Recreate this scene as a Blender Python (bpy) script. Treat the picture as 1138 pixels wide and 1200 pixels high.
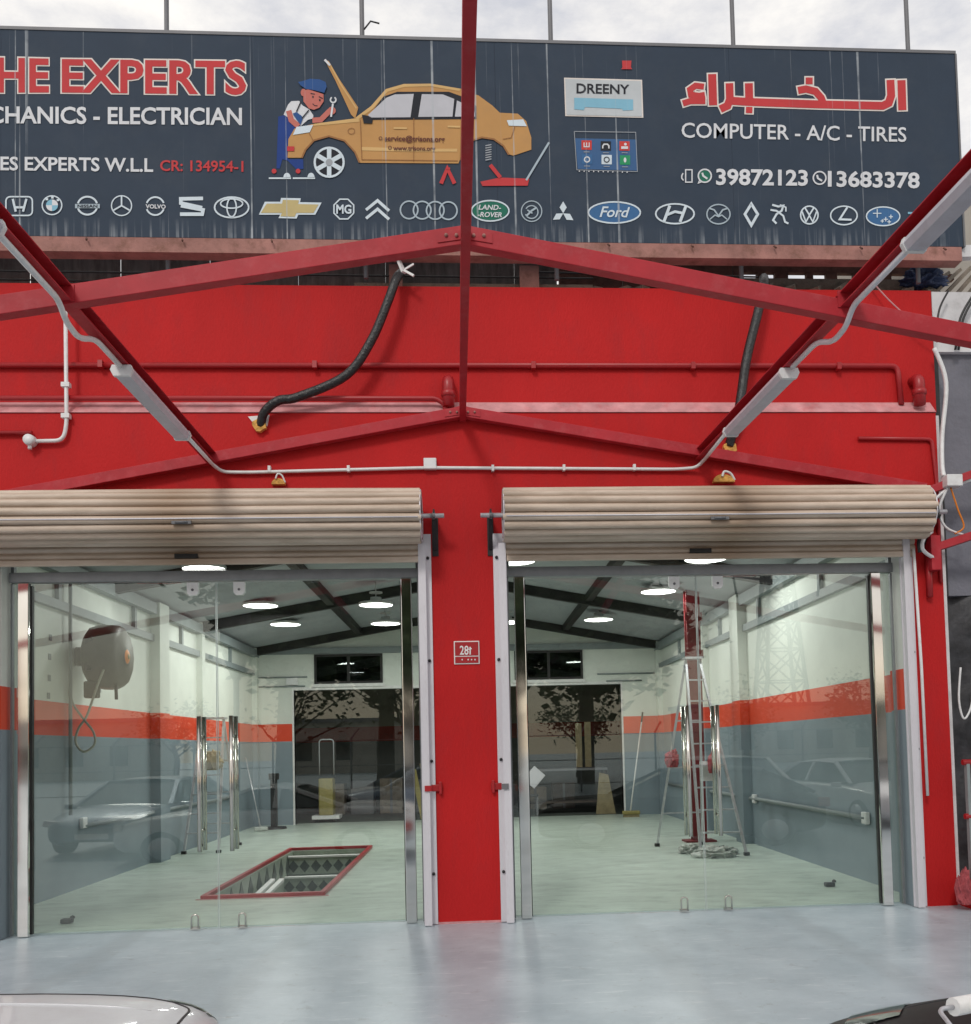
import bpy, bmesh, math, random
from mathutils import Vector, Matrix, noise as mnoise
from math import sin, cos, pi, radians, sqrt

random.seed(7)
for o in list(bpy.data.objects):
    bpy.data.objects.remove(o)
SC = bpy.context.scene
COL = SC.collection

# ------------------------------------------------------------------ camera
CAM = (0.0491, -8.7, 1.5462)
PIT, YAW, ROL = 4.87672573e-02, 6.90472241e-02, -2.45434363e-02
FPX, PPX, PPY = 1130.0, 629.022746, 821.190917        # focal length and principal point, photo pixels
def cam_axes():
    cy, sy, cp, sp = cos(YAW), sin(YAW), cos(PIT), sin(PIT)
    fwd = Vector((sy*cp, cy*cp, sp)); right = Vector((cy, -sy, 0)); up = right.cross(fwd)
    cr, sr = cos(ROL), sin(ROL)
    return right*cr + up*sr, up*cr - right*sr, fwd
RT, UP, FW = cam_axes()
cd = bpy.data.cameras.new('camera'); cam = bpy.data.objects.new('camera', cd); COL.objects.link(cam)
cam.matrix_world = Matrix(((RT.x, UP.x, -FW.x, CAM[0]), (RT.y, UP.y, -FW.y, CAM[1]), (RT.z, UP.z, -FW.z, CAM[2]), (0, 0, 0, 1)))
cd.sensor_fit = 'VERTICAL'; cd.sensor_height = 36.0; cd.lens = 36.0*FPX/1200.0
cd.shift_x = -(PPX-569.0)/1200.0; cd.shift_y = (PPY-600.0)/1200.0
cd.clip_start = 0.05; cd.clip_end = 2000
SC.camera = cam
def at(x, y, Y=None, Z=None):
    """a photo pixel taken to a point on a real plane of the place (Y = depth, Z = height)"""
    d = FW + RT*((x-PPX)/FPX) - UP*((y-PPY)/FPX)
    t = (Y-CAM[1])/d.y if Y is not None else (Z-CAM[2])/d.z
    return Vector((CAM[0]+d.x*t, CAM[1]+d.y*t, CAM[2]+d.z*t))

# ------------------------------------------------------------------ world, sun, exposure
SUN_EL, SUN_AZ = radians(38), radians(200)
w = bpy.data.worlds.new('World'); SC.world = w; w.use_nodes = True
nt = w.node_tree; nt.nodes.clear()
def N(t, typ, **k):
    n = t.nodes.new(typ)
    for a, b in k.items(): setattr(n, a, b)
    return n
out = N(nt, 'ShaderNodeOutputWorld'); bg = N(nt, 'ShaderNodeBackground'); bg.inputs[1].default_value = 0.11
sky = N(nt, 'ShaderNodeTexSky', sky_type='NISHITA', sun_disc=False, sun_elevation=SUN_EL, sun_rotation=SUN_AZ)
sky.air_density = 1.0; sky.dust_density = 2.0
tc = N(nt, 'ShaderNodeTexCoord'); mp = N(nt, 'ShaderNodeMapping'); mp.inputs['Scale'].default_value = (1, 1, 2.2)
no = N(nt, 'ShaderNodeTexNoise'); no.inputs['Scale'].default_value = 5.2; no.inputs['Detail'].default_value = 8; no.inputs['Roughness'].default_value = .62
cr = N(nt, 'ShaderNodeValToRGB'); cr.color_ramp.elements[0].position = .36; cr.color_ramp.elements[1].position = .62
cr.color_ramp.elements[0].color = (6.2, 6.3, 6.8, 1); cr.color_ramp.elements[1].color = (10.6, 10.2, 9.6, 1)
mx = N(nt, 'ShaderNodeMix', data_type='RGBA'); mx.inputs[0].default_value = .9
L = nt.links.new
L(tc.outputs['Generated'], mp.inputs[0]); L(mp.outputs[0], no.inputs['Vector']); L(no.outputs[0], cr.inputs[0])
sx_ = N(nt, 'ShaderNodeSeparateXYZ'); L(tc.outputs['Generated'], sx_.inputs[0])
hz = N(nt, 'ShaderNodeMapRange', interpolation_type='SMOOTHSTEP'); hz.inputs[1].default_value = 0.0; hz.inputs[2].default_value = .22; hz.inputs[3].default_value = .8; hz.inputs[4].default_value = 0; L(sx_.outputs[2], hz.inputs[0])
hm = N(nt, 'ShaderNodeMix', data_type='RGBA'); L(hz.outputs[0], hm.inputs[0]); L(cr.outputs[0], hm.inputs[6]); hm.inputs[7].default_value = (9.2, 7.4, 5.2, 1)
L(sky.outputs[0], mx.inputs[6]); L(hm.outputs[2], mx.inputs[7]); L(mx.outputs[2], bg.inputs[0]); L(bg.outputs[0], out.inputs[0])
sd = bpy.data.lights.new('sun', 'SUN'); sd.energy = 1.2; sd.angle = radians(11); sd.color = (1, .96, .9)
sun = bpy.data.objects.new('sun', sd); COL.objects.link(sun)
sun.rotation_euler = Vector((sin(SUN_AZ)*cos(SUN_EL), cos(SUN_AZ)*cos(SUN_EL), sin(SUN_EL))).to_track_quat('Z', 'Y').to_euler()
SC.view_settings.view_transform = 'Standard'; SC.view_settings.look = 'None'
SC.view_settings.exposure = 0.0; SC.view_settings.gamma = 1.0; SC.view_settings.use_curve_mapping = False
SC.render.engine = 'CYCLES'
SC.cycles.max_bounces = 10; SC.cycles.transparent_max_bounces = 24; SC.cycles.use_denoising = True
SC.cycles.sample_clamp_indirect = 6

# ------------------------------------------------------------------ materials
def mat(name, col, rough=.6, metal=0., var=.12, scale=3., bump=.0, bscale=60., dirt=None, dscale=2., damt=.4,
        stretch=(1, 1, 1), emit=None, estr=0., coat=0., streak=0., spec=.5):
    m = bpy.data.materials.new(name); m.use_nodes = True; t = m.node_tree; b = t.nodes['Principled BSDF']; lk = t.links.new
    b.inputs['Roughness'].default_value = rough; b.inputs['Metallic'].default_value = metal
    b.inputs['Coat Weight'].default_value = coat; b.inputs['Specular IOR Level'].default_value = spec
    g = N(t, 'ShaderNodeNewGeometry'); mp = N(t, 'ShaderNodeMapping'); mp.inputs['Scale'].default_value = stretch
    lk(g.outputs['Position'], mp.inputs[0])
    cur = None
    if isinstance(col, tuple):
        n = N(t, 'ShaderNodeTexNoise'); n.inputs['Scale'].default_value = scale; n.inputs['Detail'].default_value = 6; n.inputs['Roughness'].default_value = .6
        lk(mp.outputs[0], n.inputs['Vector'])
        r = N(t, 'ShaderNodeValToRGB'); r.color_ramp.elements[0].position = .3; r.color_ramp.elements[1].position = .7
        r.color_ramp.elements[0].color = (*[c*(1-var) for c in col], 1); r.color_ramp.elements[1].color = (*[min(1, c*(1+var)) for c in col], 1)
        lk(n.outputs[0], r.inputs[0]); cur = r.outputs[0]
    else:
        cur = col(t, g, mp)
    if dirt:
        n = N(t, 'ShaderNodeTexNoise'); n.inputs['Scale'].default_value = dscale; n.inputs['Detail'].default_value = 9; n.inputs['Roughness'].default_value = .7
        lk(mp.outputs[0], n.inputs['Vector'])
        r = N(t, 'ShaderNodeMapRange'); r.inputs[1].default_value = .5; r.inputs[2].default_value = .72; r.inputs[4].default_value = damt
        lk(n.outputs[0], r.inputs[0])
        x = N(t, 'ShaderNodeMix', data_type='RGBA'); lk(r.outputs[0], x.inputs[0]); lk(cur, x.inputs[6]); x.inputs[7].default_value = (*dirt, 1); cur = x.outputs[2]
    if streak:
        # pale water runs down the sign, narrow in X, long in Z
        tot = None
        for sx, sz, lo, hi, am in ((15.0, .07, .675, .70, .9), (44.0, .3, .67, .74, .45), (30.0, .9, .50, .62, -1)):
            m2 = N(t, 'ShaderNodeMapping'); m2.inputs['Scale'].default_value = (sx, 0, sz); lk(g.outputs['Position'], m2.inputs[0])
            n = N(t, 'ShaderNodeTexNoise'); n.inputs['Scale'].default_value = 1.0; n.inputs['Detail'].default_value = 2; lk(m2.outputs[0], n.inputs['Vector'])
            r = N(t, 'ShaderNodeMapRange'); r.inputs[1].default_value = lo; r.inputs[2].default_value = hi; r.inputs[4].default_value = abs(am)*streak; lk(n.outputs[0], r.inputs[0])
            if am < 0:      # splash fringe along the foot of the sign
                s3 = N(t, 'ShaderNodeSeparateXYZ'); lk(g.outputs['Position'], s3.inputs[0]); z3 = N(t, 'ShaderNodeMapRange'); z3.inputs[1].default_value = 6.20; z3.inputs[2].default_value = 6.36; z3.inputs[3].default_value = .45; z3.inputs[4].default_value = 0; lk(s3.outputs[2], z3.inputs[0])
                q3 = N(t, 'ShaderNodeMath', operation='MULTIPLY'); lk(r.outputs[0], q3.inputs[0]); lk(z3.outputs[0], q3.inputs[1]); r = q3
            if tot is None: tot = r.outputs[0]
            else:
                a = N(t, 'ShaderNodeMath', operation='ADD', use_clamp=True); lk(tot, a.inputs[0]); lk(r.outputs[0], a.inputs[1]); tot = a.outputs[0]
        n = N(t, 'ShaderNodeTexNoise'); n.inputs['Scale'].default_value = 6; n.inputs['Detail'].default_value = 5; lk(g.outputs['Position'], n.inputs['Vector'])
        r = N(t, 'ShaderNodeMapRange'); r.inputs[1].default_value = .35; r.inputs[2].default_value = .6; r.inputs[3].default_value = .35; lk(n.outputs[0], r.inputs[0])
        a = N(t, 'ShaderNodeMath', operation='MULTIPLY'); lk(tot, a.inputs[0]); lk(r.outputs[0], a.inputs[1])
        x = N(t, 'ShaderNodeMix', data_type='RGBA'); lk(a.outputs[0], x.inputs[0]); lk(cur, x.inputs[6]); x.inputs[7].default_value = (.42, .45, .48, 1); cur = x.outputs[2]
    lk(cur, b.inputs['Base Color'])
    if bump:
        n = N(t, 'ShaderNodeTexNoise'); n.inputs['Scale'].default_value = bscale; n.inputs['Detail'].default_value = 5; lk(mp.outputs[0], n.inputs['Vector'])
        bp = N(t, 'ShaderNodeBump'); bp.inputs['Strength'].default_value = bump; bp.inputs['Distance'].default_value = .02
        lk(n.outputs[0], bp.inputs['Height']); lk(bp.outputs[0], b.inputs['Normal'])
    if emit:
        b.inputs['Emission Color'].default_value = (*emit, 1); b.inputs['Emission Strength'].default_value = estr
    return m

def band_col(t, g, mp):
    """workshop walls: blue grey dado, orange red band, pale upper wall - paint that changes with height"""
    lk = t.links.new
    sp = N(t, 'ShaderNodeSeparateXYZ'); lk(g.outputs['Position'], sp.inputs[0])
    n = N(t, 'ShaderNodeTexNoise'); n.inputs['Scale'].default_value = 1.3; n.inputs['Detail'].default_value = 7; n.inputs['Roughness'].default_value = .65; lk(mp.outputs[0], n.inputs['Vector'])
    def ramp(a, b):
        r = N(t, 'ShaderNodeValToRGB'); r.color_ramp.elements[0].position = .3; r.color_ramp.elements[1].position = .7
        r.color_ramp.elements[0].color = (*a, 1); r.color_ramp.elements[1].color = (*b, 1); lk(n.outputs[0], r.inputs[0]); return r.outputs[0]
    lo = ramp((.19, .235, .27), (.225, .28, .315)); mid = ramp((.62, .050, .015), (.72, .062, .018)); hi = ramp((.60, .63, .58), (.70, .73, .67))
    g1 = N(t, 'ShaderNodeMath', operation='GREATER_THAN'); g1.inputs[1].default_value = 1.82; lk(sp.outputs[2], g1.inputs[0])
    g2 = N(t, 'ShaderNodeMath', operation='GREATER_THAN'); g2.inputs[1].default_value = 2.20; lk(sp.outputs[2], g2.inputs[0])
    a = N(t, 'ShaderNodeMix', data_type='RGBA'); lk(g1.outputs[0], a.inputs[0]); lk(lo, a.inputs[6]); lk(mid, a.inputs[7])
    b = N(t, 'ShaderNodeMix', data_type='RGBA'); lk(g2.outputs[0], b.inputs[0]); lk(a.outputs[2], b.inputs[6]); lk(hi, b.inputs[7])
    return b.outputs[2]

def band_shaded_col(t, g, mp):  # same wall bands, multiplied down: shade of the unlit store room in the colour
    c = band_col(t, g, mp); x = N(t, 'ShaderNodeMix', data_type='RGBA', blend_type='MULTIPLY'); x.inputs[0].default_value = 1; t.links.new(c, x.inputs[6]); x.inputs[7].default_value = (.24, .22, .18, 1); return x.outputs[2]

def shutter_col(t, g, mp):
    """faded pinkish beige slats with a rusty run of oil down the middle of each roll"""
    lk = t.links.new
    sp = N(t, 'ShaderNodeSeparateXYZ'); lk(g.outputs['Position'], sp.inputs[0])
    m2 = N(t, 'ShaderNodeMapping'); m2.inputs['Scale'].default_value = (1.2, 6, 6); lk(g.outputs['Position'], m2.inputs[0])
    n = N(t, 'ShaderNodeTexNoise'); n.inputs['Scale'].default_value = 1.6; n.inputs['Detail'].default_value = 9; n.inputs['Roughness'].default_value = .68; lk(m2.outputs[0], n.inputs['Vector'])
    r = N(t, 'ShaderNodeValToRGB'); r.color_ramp.elements[0].position = .3; r.color_ramp.elements[1].position = .7
    r.color_ramp.elements[0].color = (.42, .325, .245, 1); r.color_ramp.elements[1].color = (.66, .545, .45, 1); lk(n.outputs[0], r.inputs[0])
    ab = N(t, 'ShaderNodeMath', operation='ABSOLUTE'); lk(sp.outputs[0], ab.inputs[0])
    s = N(t, 'ShaderNodeMath', operation='SUBTRACT'); lk(ab.outputs[0], s.inputs[0]); s.inputs[1].default_value = 2.42
    a2 = N(t, 'ShaderNodeMath', operation='ABSOLUTE'); lk(s.outputs[0], a2.inputs[0])
    nn = N(t, 'ShaderNodeMath', operation='MULTIPLY_ADD'); lk(n.outputs[0], nn.inputs[0]); nn.inputs[1].default_value = -.9; lk(a2.outputs[0], nn.inputs[2])
    mr = N(t, 'ShaderNodeMapRange'); mr.inputs[1].default_value = -.42; mr.inputs[2].default_value = .15; mr.inputs[3].default_value = .55; mr.inputs[4].default_value = 0; lk(nn.outputs[0], mr.inputs[0])
    x = N(t, 'ShaderNodeMix', data_type='RGBA'); lk(mr.outputs[0], x.inputs[0]); lk(r.outputs[0], x.inputs[6]); x.inputs[7].default_value = (.24, .13, .055, 1)
    return x.outputs[2]

def ground_col(t, g, mp):
    lk = t.links.new
    n = N(t, 'ShaderNodeTexNoise'); n.inputs['Scale'].default_value = .9; n.inputs['Detail'].default_value = 10; n.inputs['Roughness'].default_value = .7; lk(g.outputs['Position'], n.inputs['Vector'])
    r = N(t, 'ShaderNodeValToRGB'); r.color_ramp.elements[0].position = .3; r.color_ramp.elements[1].position = .72
    r.color_ramp.elements[0].color = (.27, .335, .38, 1); r.color_ramp.elements[1].color = (.49, .565, .61, 1); lk(n.outputs[0], r.inputs[0])
    m2 = N(t, 'ShaderNodeMapping'); m2.inputs['Scale'].default_value = (1.2, 7, 1); m2.inputs['Rotation'].default_value = (0, 0, .25); lk(g.outputs['Position'], m2.inputs[0])
    v = N(t, 'ShaderNodeTexNoise'); v.inputs['Scale'].default_value = 2.3; v.inputs['Detail'].default_value = 8; v.inputs['Roughness'].default_value = .75; lk(m2.outputs[0], v.inputs['Vector'])
    mr = N(t, 'ShaderNodeMapRange'); mr.inputs[1].default_value = .56; mr.inputs[2].default_value = .68; mr.inputs[4].default_value = .6; lk(v.outputs[0], mr.inputs[0])
    x = N(t, 'ShaderNodeMix', data_type='RGBA'); lk(mr.outputs[0], x.inputs[0]); lk(r.outputs[0], x.inputs[6]); x.inputs[7].default_value = (.68, .71, .73, 1)
    o2 = N(t, 'ShaderNodeTexNoise'); o2.inputs['Scale'].default_value = 5.5; o2.inputs['Detail'].default_value = 10; o2.inputs['Roughness'].default_value = .8; lk(g.outputs['Position'], o2.inputs['Vector'])
    m3 = N(t, 'ShaderNodeMapRange'); m3.inputs[1].default_value = .57; m3.inputs[2].default_value = .70; m3.inputs[4].default_value = .8; lk(o2.outputs[0], m3.inputs[0])
    x2 = N(t, 'ShaderNodeMix', data_type='RGBA'); lk(m3.outputs[0], x2.inputs[0]); lk(x.outputs[2], x2.inputs[6]); x2.inputs[7].default_value = (.20, .215, .225, 1)
    # faint run of tyre marks across the apron
    sp = N(t, 'ShaderNodeSeparateXYZ'); lk(g.outputs['Position'], sp.inputs[0]); cur = x2.outputs[2]
    for xc, am in ((-2.9, .28), (-1.5, .22), (1.45, .22), (2.85, .26)):
        wv = N(t, 'ShaderNodeMath', operation='MULTIPLY_ADD'); lk(n.outputs[0], wv.inputs[0]); wv.inputs[1].default_value = .5; wv.inputs[2].default_value = -xc-.25
        ad = N(t, 'ShaderNodeMath', operation='ADD'); lk(sp.outputs[0], ad.inputs[0]); lk(wv.outputs[0], ad.inputs[1]); ab = N(t, 'ShaderNodeMath', operation='ABSOLUTE'); lk(ad.outputs[0], ab.inputs[0])
        mr4 = N(t, 'ShaderNodeMapRange', interpolation_type='SMOOTHSTEP'); mr4.inputs[1].default_value = .06; mr4.inputs[2].default_value = .17; mr4.inputs[3].default_value = am; mr4.inputs[4].default_value = 0; lk(ab.outputs[0], mr4.inputs[0])
        ml = N(t, 'ShaderNodeMath', operation='MULTIPLY'); lk(mr4.outputs[0], ml.inputs[0]); lk(v.outputs[0], ml.inputs[1])
        x3 = N(t, 'ShaderNodeMix', data_type='RGBA'); lk(ml.outputs[0], x3.inputs[0]); lk(cur, x3.inputs[6]); x3.inputs[7].default_value = (.13, .13, .13, 1); cur = x3.outputs[2]
    return cur

def glass_mat(name, tint, refl=1.0):
    m = bpy.data.materials.new(name); m.use_nodes = True; t = m.node_tree; t.nodes.clear(); lk = t.links.new
    o = N(t, 'ShaderNodeOutputMaterial'); g = N(t, 'ShaderNodeNewGeometry')
    d = N(t, 'ShaderNodeVectorMath', operation='DOT_PRODUCT'); lk(g.outputs['Normal'], d.inputs[0]); lk(g.outputs['Incoming'], d.inputs[1])
    a = N(t, 'ShaderNodeMath', operation='ABSOLUTE'); lk(d.outputs['Value'], a.inputs[0])
    s = N(t, 'ShaderNodeMath', operation='SUBTRACT'); s.inputs[0].default_value = 1; lk(a.outputs[0], s.inputs[1])
    p = N(t, 'ShaderNodeMath', operation='POWER'); p.inputs[1].default_value = 5; lk(s.outputs[0], p.inputs[0])
    f = N(t, 'ShaderNodeMath', operation='MULTIPLY_ADD', use_clamp=True); f.inputs[1].default_value = .95; f.inputs[2].default_value = .045*refl; lk(p.outputs[0], f.inputs[0])
    tr = N(t, 'ShaderNodeBsdfTransparent'); tr.inputs[0].default_value = (*tint, 1)
    gl = N(t, 'ShaderNodeBsdfGlossy'); gl.inputs['Roughness'].default_value = 0.0; gl.inputs[0].default_value = (.95, 1, .97, 1)
    x = N(t, 'ShaderNodeMixShader'); lk(f.outputs[0], x.inputs[0]); lk(tr.outputs[0], x.inputs[1]); lk(gl.outputs[0], x.inputs[2]); lk(x.outputs[0], o.inputs[0])
    return m

M = {}
M['red_wall'] = mat('red_wall', (.47, .0105, .0115), .7, var=.12, scale=.8, bump=.25, bscale=45, dirt=(.33, .018, .022), dscale=2.2, damt=.45, stretch=(1.5, 1.5, .6), spec=.25)
M['red_steel'] = mat('red_steel', (.40, .020, .030), .5, var=.14, scale=4, spec=.3, dirt=(.46, .09, .10), dscale=9, damt=.4, bump=.03, bscale=70)
M['red_gloss'] = mat('red_gloss', (.35, .012, .016), .38, var=.08, scale=5)
M['dusty_pink'] = mat('dusty_pink', (.56, .27, .28), .8, var=.25, scale=6, dirt=(.50, .04, .05), dscale=5, damt=.5, stretch=(1, 1, 1))
M['ground'] = mat('ground', ground_col, .33, bump=.08, bscale=16, spec=.5)
M['floor'] = mat('floor', (.50, .57, .50), .32, var=.16, scale=1.6, dirt=(.22, .27, .24), dscale=3.0, damt=.75, bump=.05, bscale=20, stretch=(1, 2.2, 1))
M['band'] = mat('band', band_col, .55, bump=.05, bscale=30)
M['band_shaded'] = mat('band_shaded', band_shaded_col, .8, dirt=(.02, .02, .018), dscale=1.6, damt=.7, bump=.2, bscale=20)  # darker copy of the band walls, store room shade painted in
M['floor_shaded'] = mat('floor_shaded', (.07, .08, .07), .8, var=.3, scale=4)  # store room floor with its lack of light put into the colour
M['column_red'] = mat('column_red', (.16, .010, .014), .5, var=.2, scale=5)
M['ceiling'] = mat('ceiling', (.36, .375, .40), .7, var=.08, scale=2, bump=.03)
M['dark_steel'] = mat('dark_steel', (.012, .009, .010), .6, var=.5, scale=6, dirt=(.035, .028, .028), dscale=7)
M['grey_steel'] = mat('grey_steel', (.22, .25, .255), .55, var=.1, scale=4)
M['slat'] = mat('slat', shutter_col, .5, metal=.0, bump=.05, bscale=40)
M['alu'] = mat('alu', (.55, .55, .58), .38, metal=.55, var=.12, scale=9, dirt=(.32, .30, .30), dscale=8, damt=.5, stretch=(4, 4, 1))
M['alu_pale'] = mat('alu_pale', (.68, .66, .70), .45, metal=.25, var=.08, scale=10, dirt=(.42, .38, .40), dscale=10, damt=.45, stretch=(5, 5, .8))
M['anod'] = mat('anod', (.23, .24, .25), .4, metal=.4, var=.1, scale=8)
M['chrome'] = mat('chrome', (.78, .77, .74), .06, metal=1., var=.03, scale=3)
M['steel'] = mat('steel', (.60, .57, .52), .16, metal=1., var=.06, scale=12)
M['white'] = mat('white', (.72, .71, .70), .5, var=.06, scale=8, dirt=(.45, .42, .40), dscale=9, damt=.4)
M['white_plastic'] = mat('white_plastic', (.70, .70, .70), .4, var=.04, scale=10, dirt=(.48, .46, .45), dscale=12, damt=.5)
M['batten_grey'] = mat('batten_grey', (.50, .49, .54), .35, var=.06, scale=7, dirt=(.36, .34, .37), dscale=12, damt=.5)
M['black'] = mat('black', (.014, .014, .015), .45, var=.4, scale=15)
M['black_gloss'] = mat('black_gloss', (.008, .008, .009), .12, var=.2, scale=9, coat=.6, dirt=(.05, .05, .05), dscale=20, damt=.25)
M['rubber'] = mat('rubber', (.02, .02, .021), .75, var=.3, scale=20, dirt=(.08, .07, .06), dscale=20)
M['tape'] = mat('tape', (.015, .015, .016), .32, var=.6, scale=30, bump=.5, bscale=50)
M['foam'] = mat('foam', (.62, .33, .08), .85, var=.35, scale=25, bump=.8, bscale=40)
M['rust'] = mat('rust', (.33, .155, .13), .8, var=.25, scale=5, dirt=(.16, .07, .045), dscale=7, damt=.8, bump=.2, bscale=40)
M['rust_dark'] = mat('rust_dark', (.13, .06, .045), .85, var=.4, scale=10, bump=.3, bscale=40)
M['old_sheet'] = mat('old_sheet', (.20, .18, .165), .85, var=.35, scale=5, dirt=(.08, .065, .055), dscale=4, damt=.8, bump=.2, bscale=30, stretch=(3, 1, .6))
M['old_wood'] = mat('old_wood', (.24, .20, .16), .9, var=.4, scale=9, dirt=(.07, .05, .04), dscale=9, damt=.7, bump=.4, bscale=40)
M['plaster_grey'] = mat('plaster_grey', (.17, .17, .20), .9, var=.2, scale=3, dirt=(.12, .12, .13), dscale=3, damt=.7, bump=.4, bscale=18)
M['plaster_white'] = mat('plaster_white', (.62, .61, .62), .9, var=.12, scale=3, dirt=(.35, .34, .34), dscale=4, damt=.6, bump=.2, bscale=18)
M['tarp'] = mat('tarp', (.030, .030, .034), .5, var=.6, scale=7, bump=.9, bscale=6)
M['blue_tarp'] = mat('blue_tarp', (.03, .05, .12), .6, var=.4, scale=7, bump=.6, bscale=9)
M['yellow'] = mat('yellow', (.26, .215, .07), .5, var=.15, scale=12)
M['cream_board'] = mat('cream_board', (.25, .20, .11), .7, var=.2, scale=9)
M['dark_wood'] = mat('dark_wood', (.07, .05, .04), .7, var=.4, scale=9)
M['pink_cloth'] = mat('pink_cloth', (.36, .07, .08), .9, var=.25, scale=22, bump=.6, bscale=30)
M['bag'] = mat('bag', (.50, .52, .48), .35, var=.15, scale=20, bump=.8, bscale=30)
M['tile_dark'] = mat('tile_dark', (.055, .065, .055), .35, var=.3, scale=14)
M['tile_light'] = mat('tile_light', (.30, .34, .28), .35, var=.15, scale=14)
M['reel'] = mat('reel', (.085, .082, .062), .5, var=.15, scale=8)
M['orange'] = mat('orange', (.75, .22, .01), .45, var=.06)
M['hose'] = mat('hose', (.45, .45, .38), .5, var=.1, scale=20)
M['lamp'] = mat('lamp', (.8, .8, .8), .5, emit=(1, .99, .95), estr=7.0)
M['bark'] = mat('bark', (.08, .06, .045), .9, var=.3, scale=12, bump=.4)
M['leaf'] = mat('leaf', (.05, .075, .03), .7, var=.4, scale=3)
M['far_wall'] = mat('far_wall', (.38, .35, .31), .85, var=.12, scale=1)
M['galv'] = mat('galv', (.16, .16, .17), .6, metal=.3, var=.1)
M['tyre'] = mat('tyre', (.02, .02, .02), .8, var=.3, scale=20)
M['silver_paint'] = mat('silver_paint', (.60, .61, .63), .35, metal=.0, var=.04, scale=3, coat=.3, dirt=(.45, .44, .42), dscale=30, damt=.25)
M['blue_paint'] = mat('blue_paint', (.13, .17, .23), .28, metal=.35, var=.05, scale=3, coat=.6)
M['white_paint'] = mat('white_paint', (.70, .70, .70), .3, var=.04, scale=3, coat=.5)
M['black_paint'] = mat('black_paint', (.008, .008, .009), .45, var=.3, scale=6, coat=.0, spec=.25, dirt=(.035, .035, .035), dscale=30, damt=.5)
M['car_glass'] = mat('car_glass', (.012, .016, .018), .05, var=.1, spec=.8)
M['head_glass'] = mat('head_glass', (.55, .57, .6), .1, var=.2, scale=20, coat=1)
M['tail_red'] = mat('tail_red', (.35, .01, .01), .2, var=.1, coat=1)
M['glass'] = glass_mat('glass', (.93, .96, .942), 1.4)
M['window_glass'] = glass_mat('window_glass', (.22, .25, .27), .5)
M['glass_edge'] = mat('glass_edge', (.45, .52, .50), .2, var=.05)
SIGN = {}
def sg(name, col, rough=.7, st=.8):
    SIGN[name] = mat('sign_'+name, col, rough, var=.05, scale=4, streak=st, spec=.2, dirt=tuple(c*.6+.05 for c in col), dscale=3, damt=.25)
    return SIGN[name]
for nme, c in dict(navy=(.036, .052, .078), red=(.55, .055, .045), redtext=(.52, .05, .055), cream=(.72, .66, .62), white=(.66, .67, .70), gold=(.50, .27, .10), goldlight=(.62, .40, .17), golddark=(.30, .14, .055),
                   pane=(.50, .50, .54), dark=(.02, .022, .03), skin=(.52, .16, .13), cap=(.028, .085, .25), overall=(.018, .05, .22), silver=(.40, .48, .54), silverlight=(.62, .70, .76), blue=(.05, .14, .30), sky=(.22, .45, .58),
                   board=(.50, .53, .55), green=(.02, .15, .10), brass=(.52, .42, .20), tablet=(.05, .12, .26), icongreen=(.03, .28, .12), maroon=(.11, .03, .03), grey=(.35, .37, .40)).items():
    sg(nme, c)

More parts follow.
